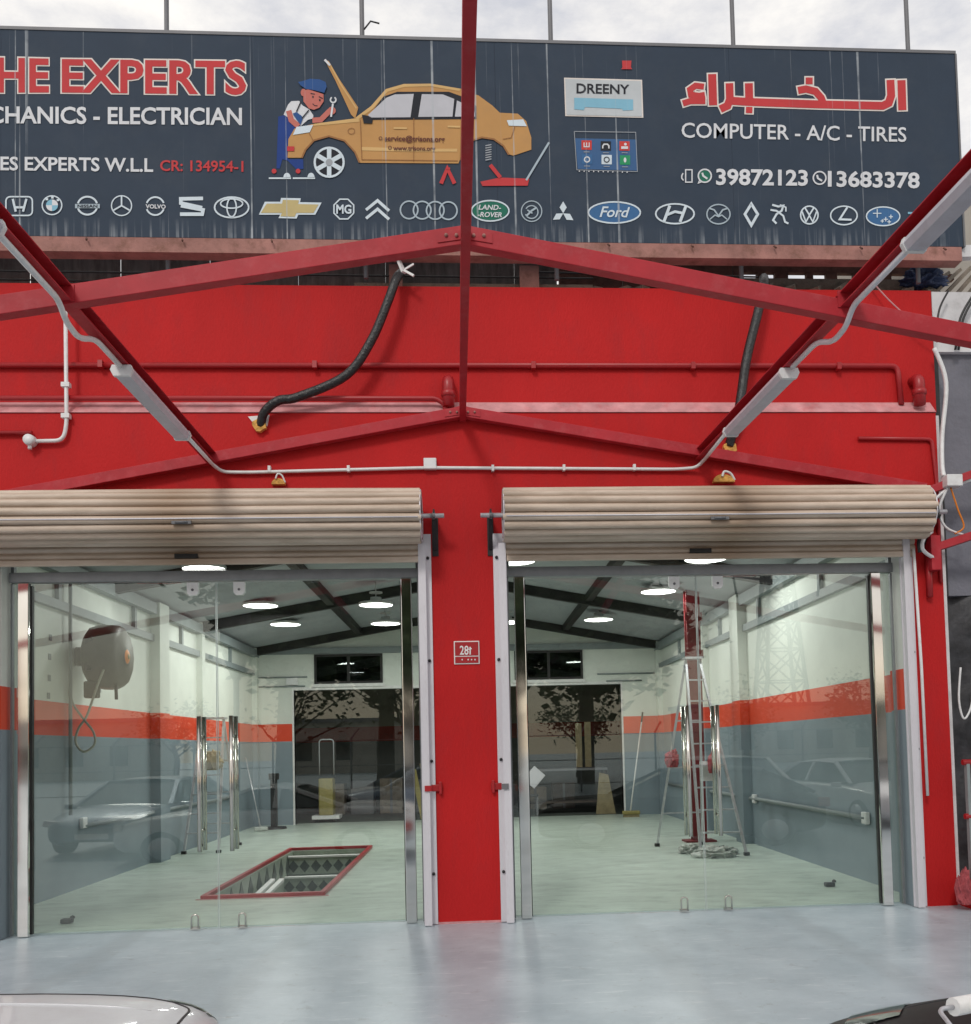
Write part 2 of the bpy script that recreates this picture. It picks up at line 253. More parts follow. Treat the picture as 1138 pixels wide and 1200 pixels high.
# ------------------------------------------------------------------ mesh builder
class MB:
    def __init__(s): s.v = []; s.f = []; s.sm = []
    def add(s, v, f, smooth=False):
        n = len(s.v); s.v += [tuple(p) for p in v]; s.f += [tuple(i+n for i in q) for q in f]; s.sm += [smooth]*len(f); return s
    def box(s, x0, x1, y0, y1, z0, z1):
        v = [(x, y, z) for x in (x0, x1) for y in (y0, y1) for z in (z0, z1)]
        return s.add(v, [(0, 1, 3, 2), (4, 6, 7, 5), (0, 4, 5, 1), (2, 3, 7, 6), (0, 2, 6, 4), (1, 5, 7, 3)])
    def bar(s, a, b, w, h, up=(0, 0, 1)):
        a = Vector(a); b = Vector(b); d = (b-a).normalized(); u = Vector(up)
        r = d.cross(u)
        if r.length < 1e-4: r = d.cross(Vector((1, 0, 0)))
        r.normalize(); u = r.cross(d).normalized()
        v = [p + r*(i*w/2) + u*(j*h/2) for p in (a, b) for i, j in ((-1, -1), (1, -1), (1, 1), (-1, 1))]
        return s.add(v, [(0, 1, 2, 3), (7, 6, 5, 4), (0, 4, 5, 1), (1, 5, 6, 2), (2, 6, 7, 3), (3, 7, 4, 0)])
    def tube(s, pts, r, n=8, cap=True):
        pts = [Vector(p) for p in pts]; rr = r if isinstance(r, (list, tuple)) else [r]*len(pts)
        v = []; pu = None
        for i, p in enumerate(pts):
            d = (pts[min(i+1, len(pts)-1)] - pts[max(i-1, 0)]).normalized()
            if pu is None:
                pu = d.cross(Vector((0, 0, 1))) if abs(d.z) < .95 else d.cross(Vector((1, 0, 0)))
            u = (pu - d*pu.dot(d)).normalized(); pu = u; w2 = d.cross(u)
            v += [p + (u*cos(2*pi*k/n) + w2*sin(2*pi*k/n))*rr[i] for k in range(n)]
        f = [(i*n+k, i*n+(k+1) % n, (i+1)*n+(k+1) % n, (i+1)*n+k) for i in range(len(pts)-1) for k in range(n)]
        s.add(v, f, True)
        if cap:
            m = len(s.v)-len(v); e = m+(len(pts)-1)*n
            s.f.append(tuple(m+k for k in range(n))[::-1]); s.f.append(tuple(e+k for k in range(n))); s.sm += [False, False]
        return s
    def prism(s, poly, y0, y1):      # poly in XZ, extruded along Y
        n = len(poly); v = [(x, y0, z) for x, z in poly]+[(x, y1, z) for x, z in poly]
        f = [tuple(range(n)), tuple(range(2*n-1, n-1, -1))]+[(i, n+i, n+(i+1) % n, (i+1) % n) for i in range(n)]
        return s.add(v, f)
    def lathe(s, c, prof, n=24, axis='z'):   # prof: (radius, height)
        c = Vector(c); v = []
        for r, h in prof:
            for k in range(n):
                a = 2*pi*k/n; q = (r*cos(a), r*sin(a), h) if axis == 'z' else ((h, r*cos(a), r*sin(a)) if axis == 'x' else (r*cos(a), h, r*sin(a)))
                v.append(c+Vector(q))
        f = [(i*n+k, i*n+(k+1) % n, (i+1)*n+(k+1) % n, (i+1)*n+k) for i in range(len(prof)-1) for k in range(n)]
        return s.add(v, f, True)
    def loft(s, secs, closed=False, smooth=True):
        n = len(secs[0]); v = [p for q in secs for p in q]
        f = [(i*n+k, i*n+k+1, (i+1)*n+k+1, (i+1)*n+k) for i in range(len(secs)-1) for k in range(n-1)]
        return s.add(v, f, smooth)
    def build(s, name, m, parent=None, bevel=0, origin=None, sub=0):
        o0 = WL[parent.name] if parent else (Vector(origin) if origin else Vector((0, 0, 0)))
        me = bpy.data.meshes.new(name); me.from_pydata([tuple(Vector(p)-o0) for p in s.v], [], s.f)
        me.polygons.foreach_set('use_smooth', s.sm); me.update()
        bm = bmesh.new(); bm.from_mesh(me); bmesh.ops.recalc_face_normals(bm, faces=bm.faces); bm.to_mesh(me); bm.free()
        me.materials.append(M[m] if isinstance(m, str) else m)
        o = bpy.data.objects.new(name, me); COL.objects.link(o)
        WL[o.name] = o0.copy()
        if parent: o.parent = parent
        else: o.location = o0
        if bevel:
            b = o.modifiers.new('bevel', 'BEVEL'); b.width = bevel; b.segments = 2; b.limit_method = 'ANGLE'
        if sub:
            b = o.modifiers.new('sub', 'SUBSURF'); b.levels = sub; b.render_levels = sub
        return o
WL = {}
def B(*a): return MB().box(*a)
def empty(name, loc, label=None, cat=None, group=None):
    o = bpy.data.objects.new(name, None); COL.objects.link(o); o.location = loc; WL[o.name] = Vector(loc)
    tag(o, label, cat, group); return o
def tag(o, label=None, cat=None, group=None, kind=None):
    if label: o['label'] = label
    if cat: o['category'] = cat
    if group: o['group'] = group
    if kind: o['kind'] = kind
    return o
def copy_tree(o, parent=None):
    c = o.copy(); COL.objects.link(c); c.parent = parent
    for ch in [q for q in ALLCH(o)]: copy_tree(ch, c)
    return c
def ALLCH(o): return [q for q in bpy.data.objects if q.parent is o]
def smooth_path(pts, k=6):
    pts = [Vector(p) for p in pts]; out = []
    for i in range(len(pts)-1):
        p0 = pts[max(i-1, 0)]; p1 = pts[i]; p2 = pts[i+1]; p3 = pts[min(i+2, len(pts)-1)]
        for j in range(k):
            t = j/k
            out.append(.5*((2*p1)+(p2-p0)*t+(2*p0-5*p1+4*p2-p3)*t*t+(3*p1-p0-3*p2+p3)*t**3))
    out.append(pts[-1]); return out
def bend(pts, r, k=5):
    """polyline with rounded corners of radius r"""
    pts = [Vector(p) for p in pts]; out = [pts[0]]
    for i in range(1, len(pts)-1):
        a, b, c = pts[i-1], pts[i], pts[i+1]; u = (a-b); v = (c-b); rr = min(r, u.length*.49, v.length*.49); p = b+u.normalized()*rr; q = b+v.normalized()*rr
        for j in range(k+1):
            t = j/k; out.append(p*(1-t)**2+b*2*t*(1-t)+q*t*t)
    out.append(pts[-1]); return out

# ================================================================== SETTING
FR, BK = 0.0, 12.7           # facade front plane, back wall of the workshop
WL_X, WR_X = -4.65, 4.32     # inner faces of the side walls
GY = 0.15                    # glass line
PIT_B = (-2.83, -1.62, 2.02, 7.0)
g = MB()
g.add([(-220, -220, 0), (220, -220, 0), (220, 0.30, 0), (-220, .30, 0)], [(0, 1, 2, 3)])
g.build('forecourt', 'ground').__setitem__('kind', 'structure')
far = MB(); far.add([(-220, 17.5, -.02), (220, 17.5, -.02), (220, 300, -.02), (-220, 300, -.02)], [(0, 1, 2, 3)])
far.build('ground', 'ground')['kind'] = 'structure'
f = MB(); x0, x1, y0, y1 = PIT_B
for a in ((WL_X, x0, .3, 17), (x1, WR_X, .3, 17), (x0, x1, .3, y0), (x0, x1, y1, 17)):
    f.box(a[0], a[1], a[2], a[3], -.2, 0.004)
f.build('workshop_floor', 'floor')['kind'] = 'structure'

# ------------------------------------------------------------------ building
bld = empty('workshop_building', (0, 0.2, 0), 'red painted workshop building with two wide glazed bays and a grey banded interior', 'building')
fw = MB()
fw.box(-6.2, -4.05, 0, .30, 0, 4.62)                     # left of the bays
fw.box(-.36, .37, 0, .30, 0, 3.40)                        # pillar
fw.box(4.10, 4.50, 0, .30, 0, 4.62)
fw.box(-4.05, 4.10, 0, .30, 3.40, 4.62)
fw.build('front_wall', 'red_wall', bld)
B(-6.2, 4.56, .10, .32, 4.66, 5.85).build('parapet_wall', 'red_wall', bld)
l = MB(); l.add([(-6.2, -0.012, 4.625), (4.5, -.012, 4.625), (4.5, .1, 4.755), (-6.2, .1, 4.755), (-6.2, .3, 4.62), (4.5, .3, 4.62), (4.5, .3, 4.66), (-6.2, .3, 4.66)], [(0, 1, 2, 3), (0, 3, 7, 4), (1, 5, 6, 2), (0, 4, 5, 1)])
l.build('sloping_ledge', 'dusty_pink', bld)
B(-.28, .29, -.006, 0, 0, .02).build('plinth_strip', 'dusty_pink', bld)
for a, b in ((4.085, 4.102), (-4.052, -4.035), (-.375, -.358), (.368, .385)): B(a, b, .004, .30, .004, 3.39).build('painted_reveal', 'band', bld)
B(-4.03, -.38, .002, .29, 3.37, 3.40).build('soffit', 'dark_steel', bld)
B(.39, 4.08, .002, .29, 3.37, 3.40).build('soffit', 'dark_steel', bld)
B(WL_X-.2, WL_X, .301, 16.9, 0, 4.0).build('side_wall', 'band', bld)
B(WR_X, WR_X+.2, .301, 16.9, 0, 4.0).build('side_wall', 'band', bld)
# inner faces of the front wall
iw = MB(); iw.box(WL_X, -4.05, .301, .32, 0.004, 3.9); iw.box(4.10, WR_X, .301, .32, .004, 3.9); iw.box(-.36, .37, .301, .32, .004, 3.4); iw.box(WL_X, WR_X, .301, .32, 3.40, 4.6)
iw.build('front_wall_lining', 'band', bld)
# back wall with wide opening and two high windows
DX0, DX1, DZ = -3.80, 3.42, 2.955
bw = MB()
bw.box(WL_X, DX0, BK, BK+.2, 0, 4.9); bw.box(DX1, WR_X, BK, BK+.2, 0, 4.9)
WIN = [(-3.35, -1.86, 3.06, 3.71), (1.05, 2.58, 3.06, 3.71)]
bw.box(DX0, WIN[0][0], BK, BK+.2, DZ, 4.9); bw.box(WIN[0][1], WIN[1][0], BK, BK+.2, DZ, 4.9); bw.box(WIN[1][1], DX1, BK, BK+.2, DZ, 4.9)
for a in WIN: bw.box(a[0], a[1], BK, BK+.2, DZ, a[2]); bw.box(a[0], a[1], BK, BK+.2, a[3], 4.9)
bw.build('back_wall', 'band', bld)
for a in WIN:
    wn = MB(); t = .05
    wn.box(a[0], a[1], BK-.03, BK+.05, a[2], a[2]+t); wn.box(a[0], a[1], BK-.03, BK+.05, a[3]-t, a[3]); wn.box(a[0], a[0]+t, BK-.03, BK+.05, a[2]+t, a[3]-t); wn.box(a[1]-t, a[1], BK-.03, BK+.05, a[2]+t, a[3]-t)
    xm = (a[0]+a[1])/2; wn.box(xm-.03, xm+.03, BK-.03, BK+.05, a[2]+t, a[3]-t)
    wd = wn.build('window', 'dark_steel', bld)
    for q in ((a[0]+t, xm-.03), (xm+.03, a[1]-t)):
        B(q[0], q[1], BK+.005, BK+.015, a[2]+t, a[3]-t).build('pane', 'window_glass', wd)
    B(a[0]-.04, a[1]+.04, BK-.06, BK-.002, a[2]-.07, a[2]-.003).build('sill', 'white', wd)
fr = MB(); fr.box(DX0-.04, DX0, BK-.012, BK+.2, 0, DZ+.04); fr.box(DX1, DX1+.04, BK-.012, BK+.2, 0, DZ+.04); fr.box(DX0, DX1, BK-.012, BK+.2, DZ-.02, DZ+.04)
fr.build('opening_frame', 'white', bld)
B(WL_X, WR_X, 16.5, 16.7, 0, 4.4).build('store_room_wall', 'band_shaded', bld); B(WL_X+.001, WL_X+.03, BK+.2, 16.5, .005, 3.2).build('store_room_wall', 'band_shaded', bld); B(WR_X-.03, WR_X-.001, BK+.2, 16.5, .005, 3.2).build('store_room_wall', 'band_shaded', bld); B(WL_X+.03, WR_X-.03, 13.0, 16.5, .0045, .010).build('store_room_floor', 'floor_shaded', bld)
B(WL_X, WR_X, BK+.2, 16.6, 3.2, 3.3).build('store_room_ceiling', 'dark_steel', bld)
# pitched ceiling sheets
E0, AP = 3.86, 4.66
cl = MB(); XM = -.05
for sx in (WL_X, WR_X):
    cl.add([(sx, .3, E0), (XM, .3, AP), (XM, BK+.01, AP), (sx, BK+.01, E0), (sx, .3, E0+.05), (XM, .3, AP+.05), (XM, BK+.01, AP+.05), (sx, BK+.01, E0+.05)], [(0, 1, 2, 3), (4, 5, 6, 7)])
cl.build('ceiling_sheet', 'ceiling', bld)
rf = MB()
for sx in (WL_X-.3, WR_X+.25):
    rf.add([(sx, .1, 4.5), (XM, .1, 5.2), (XM, 17.2, 5.2), (sx, 17.2, 4.5)], [(0, 1, 2, 3)])
rf.build('roof', 'old_sheet', bld)
def slope_z(x): return AP-(AP-E0)*abs(x-XM)/(4.6)
for y in (4.2, 8.35, BK-.12):
    for sx in (WL_X, WR_X):
        MB().bar((sx, y, E0-.09), (XM, y, AP-.09), .12, .17).build('rafter', 'dark_steel', bld)
for y in (.36, 8.35, BK-.12):
    for sx, d in ((WL_X, 1), (WR_X, -1)):
        MB().box(min(sx, sx+d*.10), max(sx, sx+d*.10), y-.09, y+.09, .005, E0).build('wall_column', 'band', bld)
for sx, d in ((WL_X, 1), (WR_X, -1)):
    B(min(sx, sx+d*.14), max(sx, sx+d*.14), 5.85, 6.30, .005, E0-.02).build('wall_column', 'band', bld)
for x in (-2.35, 2.2):
    MB().bar((x, .32, slope_z(x)-.07), (x, BK-.02, slope_z(x)-.07), .13, .13).build('purlin', 'dark_steel', bld)
B(WL_X, WR_X, BK-.06, BK-.005, 3.72, 3.86).build('tie_beam', 'grey_steel', bld)
for sx, d in ((WL_X, 1), (WR_X, -1)):
    MB().box(min(sx, sx+d*.11), max(sx, sx+d*.11), .33, BK, 3.66, 3.82).build('eaves_beam', 'grey_steel', bld)
    MB().box(min(sx, sx+d*.06), max(sx, sx+d*.06), .33, BK, 3.26, 3.36).build('wall_rail', 'grey_steel', bld)
    for y in (2.6, 5.1, 7.3, 10.5):
        MB().box(min(sx, sx+d*.05), max(sx, sx+d*.05), y-.04, y+.04, 3.36, 3.66).build('wall_stud', 'grey_steel', bld)
for y, z in ((2.45, 2.92), (2.43, 2.70), (2.42, 2.46), (2.40, 2.26), (4.35, 2.74), (4.35, 2.98), (3.9, 2.42)): B(WL_X+.001, WL_X+.006, y-.035, y+.035, z-.035, z+.035).build('wall_plug', 'grey_steel', bld)
# surface conduits and sockets inside
def socket(x, y, z, d):
    o = MB().box(min(x, x+d*.05), max(x, x+d*.05), y-.065, y+.065, z-.065, z+.065).build('wall_socket', 'white_plastic', bld, bevel=.01)
MB().tube([(WL_X+.03, 3.3, .74), (WL_X+.03, 10.8, .74)], .03).build('wall_trunking', 'grey_steel', bld)
MB().tube([(WR_X-.03, 1.5, .70), (WR_X-.03, 12, .70)], .03).build('wall_trunking', 'grey_steel', bld)
for y in (3.3, 6.4, 9.6): socket(WL_X+.005, y, .78, 1)
for y in (1.52, 5.62): socket(WR_X-.005, y, .70, -1)
for pts in ([(-4.6, BK-.03, 3.02), (-3.55, BK-.03, 3.02)], [(-4.6, BK-.03, 3.22), (-3.5, BK-.03, 3.22)], [(2.9, BK-.03, 3.16), (4.2, BK-.03, 3.16)], [(3.1, BK-.03, 3.00), (3.9, BK-.03, 3.0)]):
    MB().tube(pts, .016).build('conduit', 'grey_steel', bld)
B(-3.95, -3.70, BK-.06, BK-.004, 3.05, 3.20).build('switch_box', 'white_plastic', bld)

# rusty beam, old sheets and rubble between the parapet and the sign
for i in range(17):
    xa = -6.0+i*.41; zz = 6.34-.02*random.random(); s = MB(); P_ = []
    for k in range(7):
        xx = xa+k*.41/6; P_.append([(xx, .36+.018*sin(k*pi/1.5)+.012*(i % 2), z) for z in (5.8, zz)])
    if xa < 1.0: s.loft(P_).build('roofing_sheet', 'old_sheet', bld)
for i in range(16):
    x = 1.1+i*.235+random.uniform(-.03, .03); h = random.uniform(.05, .16)
    MB().bar((x, .25, 5.90), (x+random.uniform(-.1, .25), .5, 5.93+h), .07+.06*random.random(), .05+.05*random.random(), up=(0, .3, 1)).build('roof_timber', 'old_wood', bld)
for i, (a, b) in enumerate(((1.0, 1.62), (1.63, 2.2), (2.21, 2.72))): B(a, b, .44, .50, 5.80, 6.36).build('roof_edge_board', 'rust_dark', bld)
gx = 2.73
for wd_ in (.16, .10, .24, .12, .20, .14, .30, .13, .4):
    B(gx, gx+wd_*.55, .44, .50, 6.13, 6.19).build('gap_block', 'rust_dark', bld); gx += wd_+.08
B(2.73, 4.7, .44, .50, 5.80, 6.129).build('roof_edge_board', 'old_wood', bld); B(2.73, 4.7, .44, .50, 6.191, 6.40).build('roof_edge_board', 'rust_dark', bld)
B(-.95, 1.3, .22, .30, 5.85, 5.94).build('roof_edge_block', 'old_wood', bld)
B(-.62, -.50, .14, .22, 5.85, 6.08).build('bracket', 'rust', bld); B(.60, .78, .14, .22, 5.85, 6.08).build('bracket', 'rust', bld)
for z, xa, xb in ((6.02, -6, 1.3), (5.95, -6, -2.6), (6.05, .6, 2.9)):
    MB().tube(smooth_path([(xa, .2, z), (xa*.6+xb*.4, .19, z-.02), (xb, .2, z-.03)]), .008, 6).build('roof_cable', 'black', bld)

# pipes fixed to the red wall
def wpipe(pts, r, name='wall_pipe', m='red_gloss', rad=.07):
    return MB().tube(bend(pts, rad), r, 10).build(name, m, bld)
def fp(x, y, Y): p = at(x, y, Y=Y); return (p.x, Y, p.z)
p1 = wpipe([(-6, .07, 5.08), (4.18, .07, 5.10), (4.20, .06, 4.72)], .026)
for x in (-3.2, -1.3, .7, 2.2, 3.6): B(x-.02, x+.02, .03, .10, 5.055, 5.118).build('pipe_clip', 'red_gloss', p1)
wpipe([(-6, .0, 4.76), (-.20, .0, 4.755), (-.12, -.0, 4.70), (-.12, -.02, 4.63)], .024)
wpipe([(-6, -.03, 4.43), (-3.76, -.03, 4.435)], .018)
wpipe([(3.73, -.02, 4.37), (4.44, -.02, 4.36), (4.47, -.02, 3.95), (4.47, -.02, 3.0)], .018, rad=.05)
for x, zt in ((-.09, 4.93), (4.34, 4.95)):
    wpipe([(x, .12, zt), (x, -.02, zt), (x, -.02, zt-.26)], .055, 'drain_elbow', rad=.09)
    MB().lathe((x, -.02, zt-.17), [(.055, 0), (.066, .005), (.066, .05), (.055, .055)], 14).build('pipe_collar', 'red_gloss', bld)
# cracked holes left at shutter tops
def hole_patch(x, z, w_, h_, m='foam'):
    pts = [(x+cos(a)*w_*random.uniform(.75, 1.1), z+sin(a)*h_*random.uniform(.75, 1.1)) for a in [i*2*pi/11 for i in range(11)]]
    return MB().prism(pts, -.035, .0)

# ------------------------------------------------------------------ house number plate
pl = empty('house_number_plate', (.03, -.01, 2.42), 'small red house number plate with white writing on the red pillar between the bays', 'number plate')
cx, cz = .028, 2.42
B(cx-.115, cx+.115, -.012, 0.0, cz-.105, cz+.105).build('plate', 'white', pl, bevel=.004)
B(cx-.105, cx+.105, -.016, -.0125, cz-.028, cz+.095).build('plate_face', 'red_gloss', pl); B(cx-.105, cx+.105, -.016, -.0125, cz-.095, cz-.038).build('plate_face', 'red_gloss', pl)

# ------------------------------------------------------------------ text helper
def text_mesh(txt, offset=0.0, space=1.0, shear=0.0):
    c = bpy.data.curves.new('lettering', 'FONT'); c.body = txt; c.offset = offset; c.space_character = space; c.shear = shear; c.resolution_u = 3
    o = bpy.data.objects.new('lettering', c); COL.objects.link(o); bpy.context.view_layer.update()
    me = bpy.data.meshes.new_from_object(o.evaluated_get(bpy.context.evaluated_depsgraph_get()))
    v = [tuple(q.co) for q in me.vertices]; f = [tuple(p.vertices) for p in me.polygons]
    bpy.data.objects.remove(o); bpy.data.curves.remove(c); bpy.data.meshes.remove(me)
    return v, f
def text_fit(txt, quad, Y, m, parent, name='lettering', offset=.02, depth=.0, shear=0, grow=0, space=1.0):
    """quad = (x0, ytop, ybottom) at left and (x1, ytop, ybottom) at right in photo pixels, laid on the plane Y"""
    (xa, ta, ba), (xb, tb, bb) = quad
    v, f = text_mesh(txt, 0, space, shear)
    u0 = min(q[0] for q in v); u1 = max(q[0] for q in v); w0 = 0.0; w1 = max(q[1] for q in text_mesh('H', 0)[0])
    v, f = text_mesh(txt, offset, space, shear)
    a, b_, c, d = at(xa, ba, Y=Y), at(xb, bb, Y=Y), at(xa, ta, Y=Y), at(xb, tb, Y=Y)
    vv = []
    for q in v:
        s = (q[0]-u0)/(u1-u0); t = (q[1]-w0)/(w1-w0)
        lo = a.lerp(b_, s); hi = c.lerp(d, s); p = lo.lerp(hi, t); vv.append([p.x, Y, p.z])
    par_ = list(range(len(vv)))
    def find(i):
        while par_[i] != i: par_[i] = par_[par_[i]]; i = par_[i]
        return i
    for q in f:
        for j in q[1:]: par_[find(j)] = find(q[0])
    idx = {}
    for i in range(len(vv)):
        r_ = find(i); idx.setdefault(r_, len(idx)); vv[i][1] -= .0003*(idx[r_] % 3)
    return MB().add(vv, f).build(name, m, parent)
text_fit('28', ((539, 757, 767), (549, 757, 767)), -.018, 'white', pl, offset=.015)
s_ = MB()
def qstroke(mb, pts, w_, Y, px=True, closed=False, caps=True):
    """a flat stroke drawn through photo pixels on the plane Y"""
    pts = [Vector((p[0], p[1])) for p in pts]
    if closed: pts = pts+[pts[0], pts[1]]
    q = []
    for i in range(len(pts)):
        d1 = (pts[i]-pts[i-1]).normalized() if i > 0 else (pts[1]-pts[0]).normalized()
        d2 = (pts[i+1]-pts[i]).normalized() if i < len(pts)-1 else d1
        n1 = Vector((-d1.y, d1.x)); n2 = Vector((-d2.y, d2.x)); n = (n1+n2); n = n.normalized() if n.length > 1e-6 else n1
        k = 1/max(.5, n.dot(n1)); q.append((pts[i]+n*(w_/2*k), pts[i]-n*(w_/2*k)))
    v = []; 
    for a, b in q:
        for r in (a, b):
            p = at(r.x, r.y, Y=Y); v.append((p.x, Y, p.z))
    mb.nq = getattr(mb, 'nq', 0)+1; dy = -.00016*(mb.nq % 9)
    for i in range(len(q)-1):       # each piece a hair above the one before, so crossings do not share a plane
        e = dy-.00004*(i % 3); mb.add([(p[0], p[1]+e, p[2]) for p in (v[2*i], v[2*i+1], v[2*i+3], v[2*i+2])], [(0, 1, 2, 3)])
    return mb
qstroke(s_, [(551, 758), (551, 767)], 1.5, -.018); qstroke(s_, [(549, 761), (553, 760)], 1.1, -.018)
for x in (541, 548, 552, 556): qstroke(s_, [(x, 773), (x+1.4, 773)], 1.6, -.018)
s_.build('lettering', 'white', pl)

# ------------------------------------------------------------------ roller shutters
def shutter(x0, x1, lab, ends, lockx):
    R0, cy, cz = .226, -.265, 3.608
    r = empty('roller_shutter', ((x0+x1)/2, -.05, 3.3), lab, 'roller shutter', 'rolled up shutters above the glazed bays')
    nsl = 18
    for k in range(nsl):
        a0 = 2*pi*k/nsl+.12; a1 = a0+2*pi/nsl; prof = []
        for j in range(11):
            t = j/10; a = a0+(a1-a0)*t
            rr = R0-.018+.036*abs(sin(pi*(t*.90+.10*t*t)))**.6-(.008 if t in (0., 1.) else 0)
            prof.append((rr*cos(a), rr*sin(a)))
        wob = .0025*random.uniform(-1, 1); jx = random.uniform(-.01, .01)
        secs = [[(x, cy+(u+wob*(1 if i % 2 else -1)), cz+v+.003*sin(x*1.3+k)) for u, v in prof] for i, x in enumerate([x0+jx+(x1-x0)*q/6 for q in range(7)])]
        MB().loft(secs).build('slat', 'slat', r)
    # end plates: spiral edge of the rolled curtain
    for xe in ends:
        m = MB(); m.lathe((xe, cy, cz), [(.21, -.004), (.21, .004)], 34, 'x')
        m.lathe((xe, cy, cz), [(.045, 0), (.21, 0)], 34, 'x').build('end_disc', 'rust_dark', r)
        m = MB()
        for q in range(3):
            rq = .225-.03*q; m.tube([(xe, cy+(rq+.008*sin(i*6))*cos(i*2*pi/36), cz+(rq+.008*sin(i*6))*sin(i*2*pi/36)) for i in range(37)], .006, 5)
        m.build('curtain_edge', 'alu_pale', r)
    MB().tube([(x0-.20, cy, cz-.0), (x1+.20, cy, cz)], .021, 10).build('axle', 'alu', r)
    # hanging end of the curtain: three slats and the bottom rail
    for k in range(3):
        z1 = 3.475-.062*k; prof = [(-.060-.020*abs(sin(pi*t/6)), z1-.062*t/6) for t in range(7)]
        MB().loft([[(x, u, z) for u, z in prof] for x in (x0+.02, x1-.02)]).build('slat', 'slat', r)
    B(x0+.03, x1-.03, -.085, -.045, 3.235, 3.287).build('bottom_rail', 'slat', r, bevel=.006)
    B(lockx-.10, lockx+.10, -.092, -.05, 3.292, 3.330).build('lock_slot', 'black', r)
    ls = MB(); p = cy-R0; ls.box(lockx-.0, lockx+.16, p-.012, p+.01, 3.50, 3.525); ls.tube([(lockx+.03, p-.016, 3.512), (lockx+.13, p-.016, 3.512)], .009, 6)
    ls.build('lock_bar', 'galv', r)
    MB().tube([(x0+.02, cy-R0-.012, 3.545), (x1-.02, cy-R0-.012, 3.543)], .006, 6).build('seam_strip', 'alu_pale', r)
    # brackets that carry the axle
    for xe in (x0-.11, x1+.11):
        k = MB(); k.box(xe-.008, xe+.008, cy-.03, -.002, 3.58, 3.66); k.box(xe-.028, xe+.028, -.012, -.001, 3.30, 3.66); k.bar((xe, cy+.02, 3.58), (xe, -.02, 3.36), .035, .012, up=(0, 1, 1))
        k.build('axle_bracket', 'dark_steel', r)
        MB().lathe((xe-.012, cy, cz), [(.034, 0), (.034, .024)], 12, 'x').build('axle_collar', 'galv', r)
    return r
sh1 = shutter(-4.35, -.345, 'beige rolled up roller shutter above the left glazed bay, cut by the photo edge', (-.345,), -2.42)
sh2 = shutter(.375, 4.225, 'beige rolled up roller shutter above the right glazed bay, broad oily stain', (.375, 4.225), 2.18)
# guide rails
for x, y, lab in ((-.335, 1, 'pale metal shutter guide rail on the left edge of the central red pillar'), (.345, 1, 'pale metal shutter guide rail on the right edge of the central red pillar'),
                  (4.14, 1, 'pale metal shutter guide rail at the far right of the glazed bays'), (-4.11, 1, 'pale metal shutter guide rail at the far left of the glazed bays')):
    r = empty('guide_rail', (x, -.03, 0), lab, 'guide rail', 'shutter guide rails')
    k = MB(); k.box(x-.06, x+.06, -.020, -.002, .006, 3.50); s = 1 if x in (.345, -4.11) else -1
    k.box(x+s*.045-.008, x+s*.045+.008, -.085, -.020, .006, 3.40); k.box(x+s*.0-.006, x+s*.0+.006, -.085, -.020, .006, 3.40); k.box(x-.012, x+s*.045+.008 if s > 0 else x+.012, -.088, -.085, .006, 3.40) if s > 0 else k.box(x-.053, x+.012, -.088, -.085, .006, 3.40)
    k.build('channel', 'alu_pale', r)
    for z in (3.28, 2.35, 1.45, .45):
        MB().lathe((x-s*.03, -.024, z), [(0, -.014), (.014, -.012), (.014, .004)], 10, 'y').build('bolt', 'black', r)
for x, s in ((-.262, 1), (.27, -1)):
    r = empty('shutter_latch', (x, -.03, 1.21), 'small red %s on the %s edge of the pillar' % (('latch plate with loop', 'left') if s > 0 else ('latch tab and grey keep', 'right')), 'latch', 'shutter latches on the pillar')
    k = MB(); k.box(x-.05, x+.045, -.028, -.004, 1.18, 1.24); k.box(x+s*.03-.012, x+s*.03+.012, -.05, -.004, 1.155, 1.265); k.build('latch_plate', 'red_gloss', r, bevel=.004)
    MB().box(x-s*.075-.03, x-s*.075+.03, -.105, -.09, 1.185, 1.235).build('keep', 'red_gloss' if s > 0 else 'galv', r)

# ------------------------------------------------------------------ glazed entrances
def leaf(par, x0, x1, hinge, meet):
    """one glass leaf; meet = X of the meeting edge"""
    g = B(x0, x1, GY-.006, GY+.006, .012, 3.112).build('door_leaf', 'glass', par)
    for xe in (x0, x1): B(xe-.002, xe+.002, GY-.0065, GY+.0065, .012, 3.112).build('glass_edge', 'glass_edge', g)
    d = 1 if meet == x0 else -1
    hx = meet+d*.135
    h = MB()
    for yy, xo in ((GY-.085, .0), (GY+.085, .0)):
        h.tube([(hx+xo, yy, .70), (hx+xo, yy, 1.90)], .020, 12)
    for z in (.88, 1.72): h.tube([(hx, GY-.085, z), (hx, GY+.085, z)], .012, 8)
    h.build('pull_handle', 'steel', g)
    px = meet+d*.20
    MB().prism([(px-.05, 3.112), (px+.05, 3.112), (px+.05, 3.02), (px+.03, 2.995), (px-.03, 2.995), (px-.05, 3.02)], GY-.022, GY+.022).build('patch_fitting', 'white_plastic', g)
    MB().lathe((px, GY-.023, 3.045), [(0, -.004), (.012, -.003), (.012, .002)], 10, 'y').build('screw', 'galv', g)
    k = MB(); k.tube(bend([(px-.03, GY-.02, .02), (px-.03, GY-.02, .14), (px+.03, GY-.02, .14), (px+.03, GY-.02, .02)], .03, 4), .008, 6); k.box(px-.04, px+.04, GY-.02, GY+.02, .012, .03)
    k.build('floor_bolt', 'steel', g)
    return g
